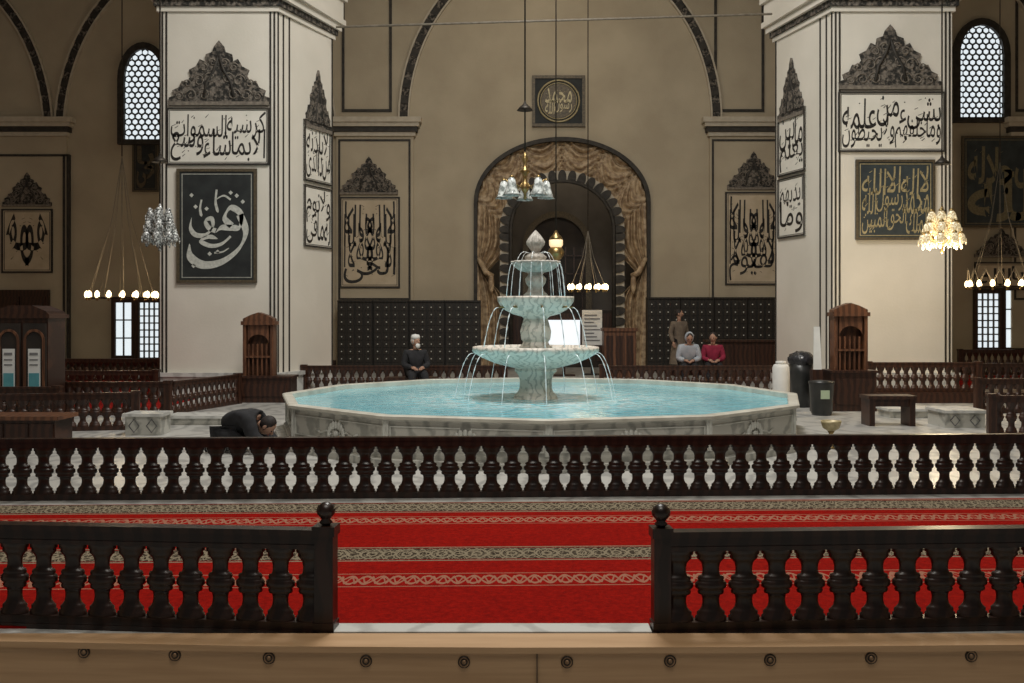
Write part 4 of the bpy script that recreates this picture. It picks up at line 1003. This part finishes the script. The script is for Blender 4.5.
def seated(seat=.46,lean=0.):
    J=dict(pel=(0,.02,seat+.13),spi=(0,-.02-lean*.3,seat+.27),che=(0,-.02-lean*.7,seat+.44),nec=(0,-.03-lean,seat+.57),head=(0,-.06-lean*1.15,seat+.71))
    for sd,s in (('L',1),('R',-1)):
        J['s'+sd]=(s*.18,-.02-lean*.85,seat+.48); J['e'+sd]=(s*.24,-.08-lean*.6,seat+.24); J['w'+sd]=(s*.10,-.30,seat+.20)
        J['h'+sd]=(s*.09,-.02,seat+.10); J['k'+sd]=(s*.13,-.43,seat+.06); J['a'+sd]=(s*.13,-.42,.08); J['t'+sd]=(s*.14,-.58,.04)
    return J
J=seated(.42); J['hdir']=.5; person((px(415,19.75),19.8,0),.25,J,'older man in black jacket and white cap seated on bench','black','black','whitehair',hat='white',beard='whitehair')
J=seated(.42,.05); J['hdir']=-.3; J['tilt']=.2; person((px(713,23),23.05,0),-.1,J,'seated person in crimson fleece looking down','maroon','black','hair')
J=seated(.42,.22); J['tilt']=.5; person((px(687,23),23.0,0),.0,J,'hunched seated person in pale grey hooded coat','bluegrey','black','hair',coat=.01,hood='bluegrey')
J=dict(pel=(0,0,.96),spi=(0,0,1.13),che=(0,0,1.33),nec=(0,0,1.52),head=(0,-.02,1.68))
for sd,s in (('L',1),('R',-1)):
    J['s'+sd]=(s*.18,0,1.42); J['e'+sd]=(s*.24,.02,1.15); J['w'+sd]=(s*.22,-.12,.92); J['h'+sd]=(s*.09,0,.92); J['k'+sd]=(s*.10,-.01,.50); J['a'+sd]=(s*.10,.02,.08); J['t'+sd]=(s*.12,-.14,.04)
J['hdir']=1.0
p4=person((px(679,26.5),26.5,0),.3,J,'standing person in long beige coat facing aside','beige','black','hair')
mb=MB(); mb.lathe([(.26,.35),(.23,.6),(.19,.9),(.18,1.1)],18,caps=False,scal=(8,lambda k:.06)); part(p4,'coat_skirt',mb,['beige'])
J=dict(pel=(0,0,.24),spi=(0,-.14,.38),che=(0,-.31,.44),nec=(0,-.42,.40),head=(0,-.52,.31),tilt=.9)
for sd,s in (('L',1),('R',-1)):
    J['s'+sd]=(s*.17,-.34,.42); J['e'+sd]=(s*.22,-.42,.20); J['w'+sd]=(s*.12,-.60,.08)
    J['h'+sd]=(s*.10,-.02,.20); J['k'+sd]=(s*.15,-.32,.12); J['a'+sd]=(s*.13,.08,.06); J['t'+sd]=(s*.13,.20,.04)
person((px(228,12.2),12.1,0),pi/2-.1,J,'person in black coat bending low to the floor beside pool','black','black','hair',coat=.02)

# ------------------------------------------------------------ lights
def area(name,loc,size,energy,color,target):
    l=bpy.data.lights.new(name,'AREA'); l.shape='DISK'; l.size=size; l.energy=energy; l.color=color
    o=bpy.data.objects.new(name,l); COL.objects.link(o); o.location=loc
    o.rotation_euler=(Vector(target)-Vector(loc)).to_track_quat('-Z','Y').to_euler(); return o
area('dome_skylight',(.6,12.5,13.2),5,1450,(1,.98,.93),(.6,13.5,0))
area('front_fill',(0,2.5,11),5,500,(1,.95,.86),(0,12,2))  # added fill above the camera side to light the pillar fronts
area('rear_fill',(1,25,13.2),4,130,(1,.88,.70),(1,27,0))  # added warm fill that brightens the back wall
area('niche_lamp',(NC,31.5,7.6),1.2,40,(1,.85,.65),(NC,32.4,0))
w=bpy.data.worlds.new('w'); S.world=w; w.use_nodes=True; w.node_tree.nodes['Background'].inputs[0].default_value=(1,.97,.93,1); w.node_tree.nodes['Background'].inputs[1].default_value=.08
# ------------------------------------------------------------ camera
cd=bpy.data.cameras.new('camera'); cam=bpy.data.objects.new('camera',cd); COL.objects.link(cam)
cam.location=(0,0,1.65); cam.rotation_euler=(pi/2,0,0); cd.sensor_width=36; cd.lens=36*1000/1024; cd.shift_y=-26.5/1024; cd.clip_end=200
S.camera=cam
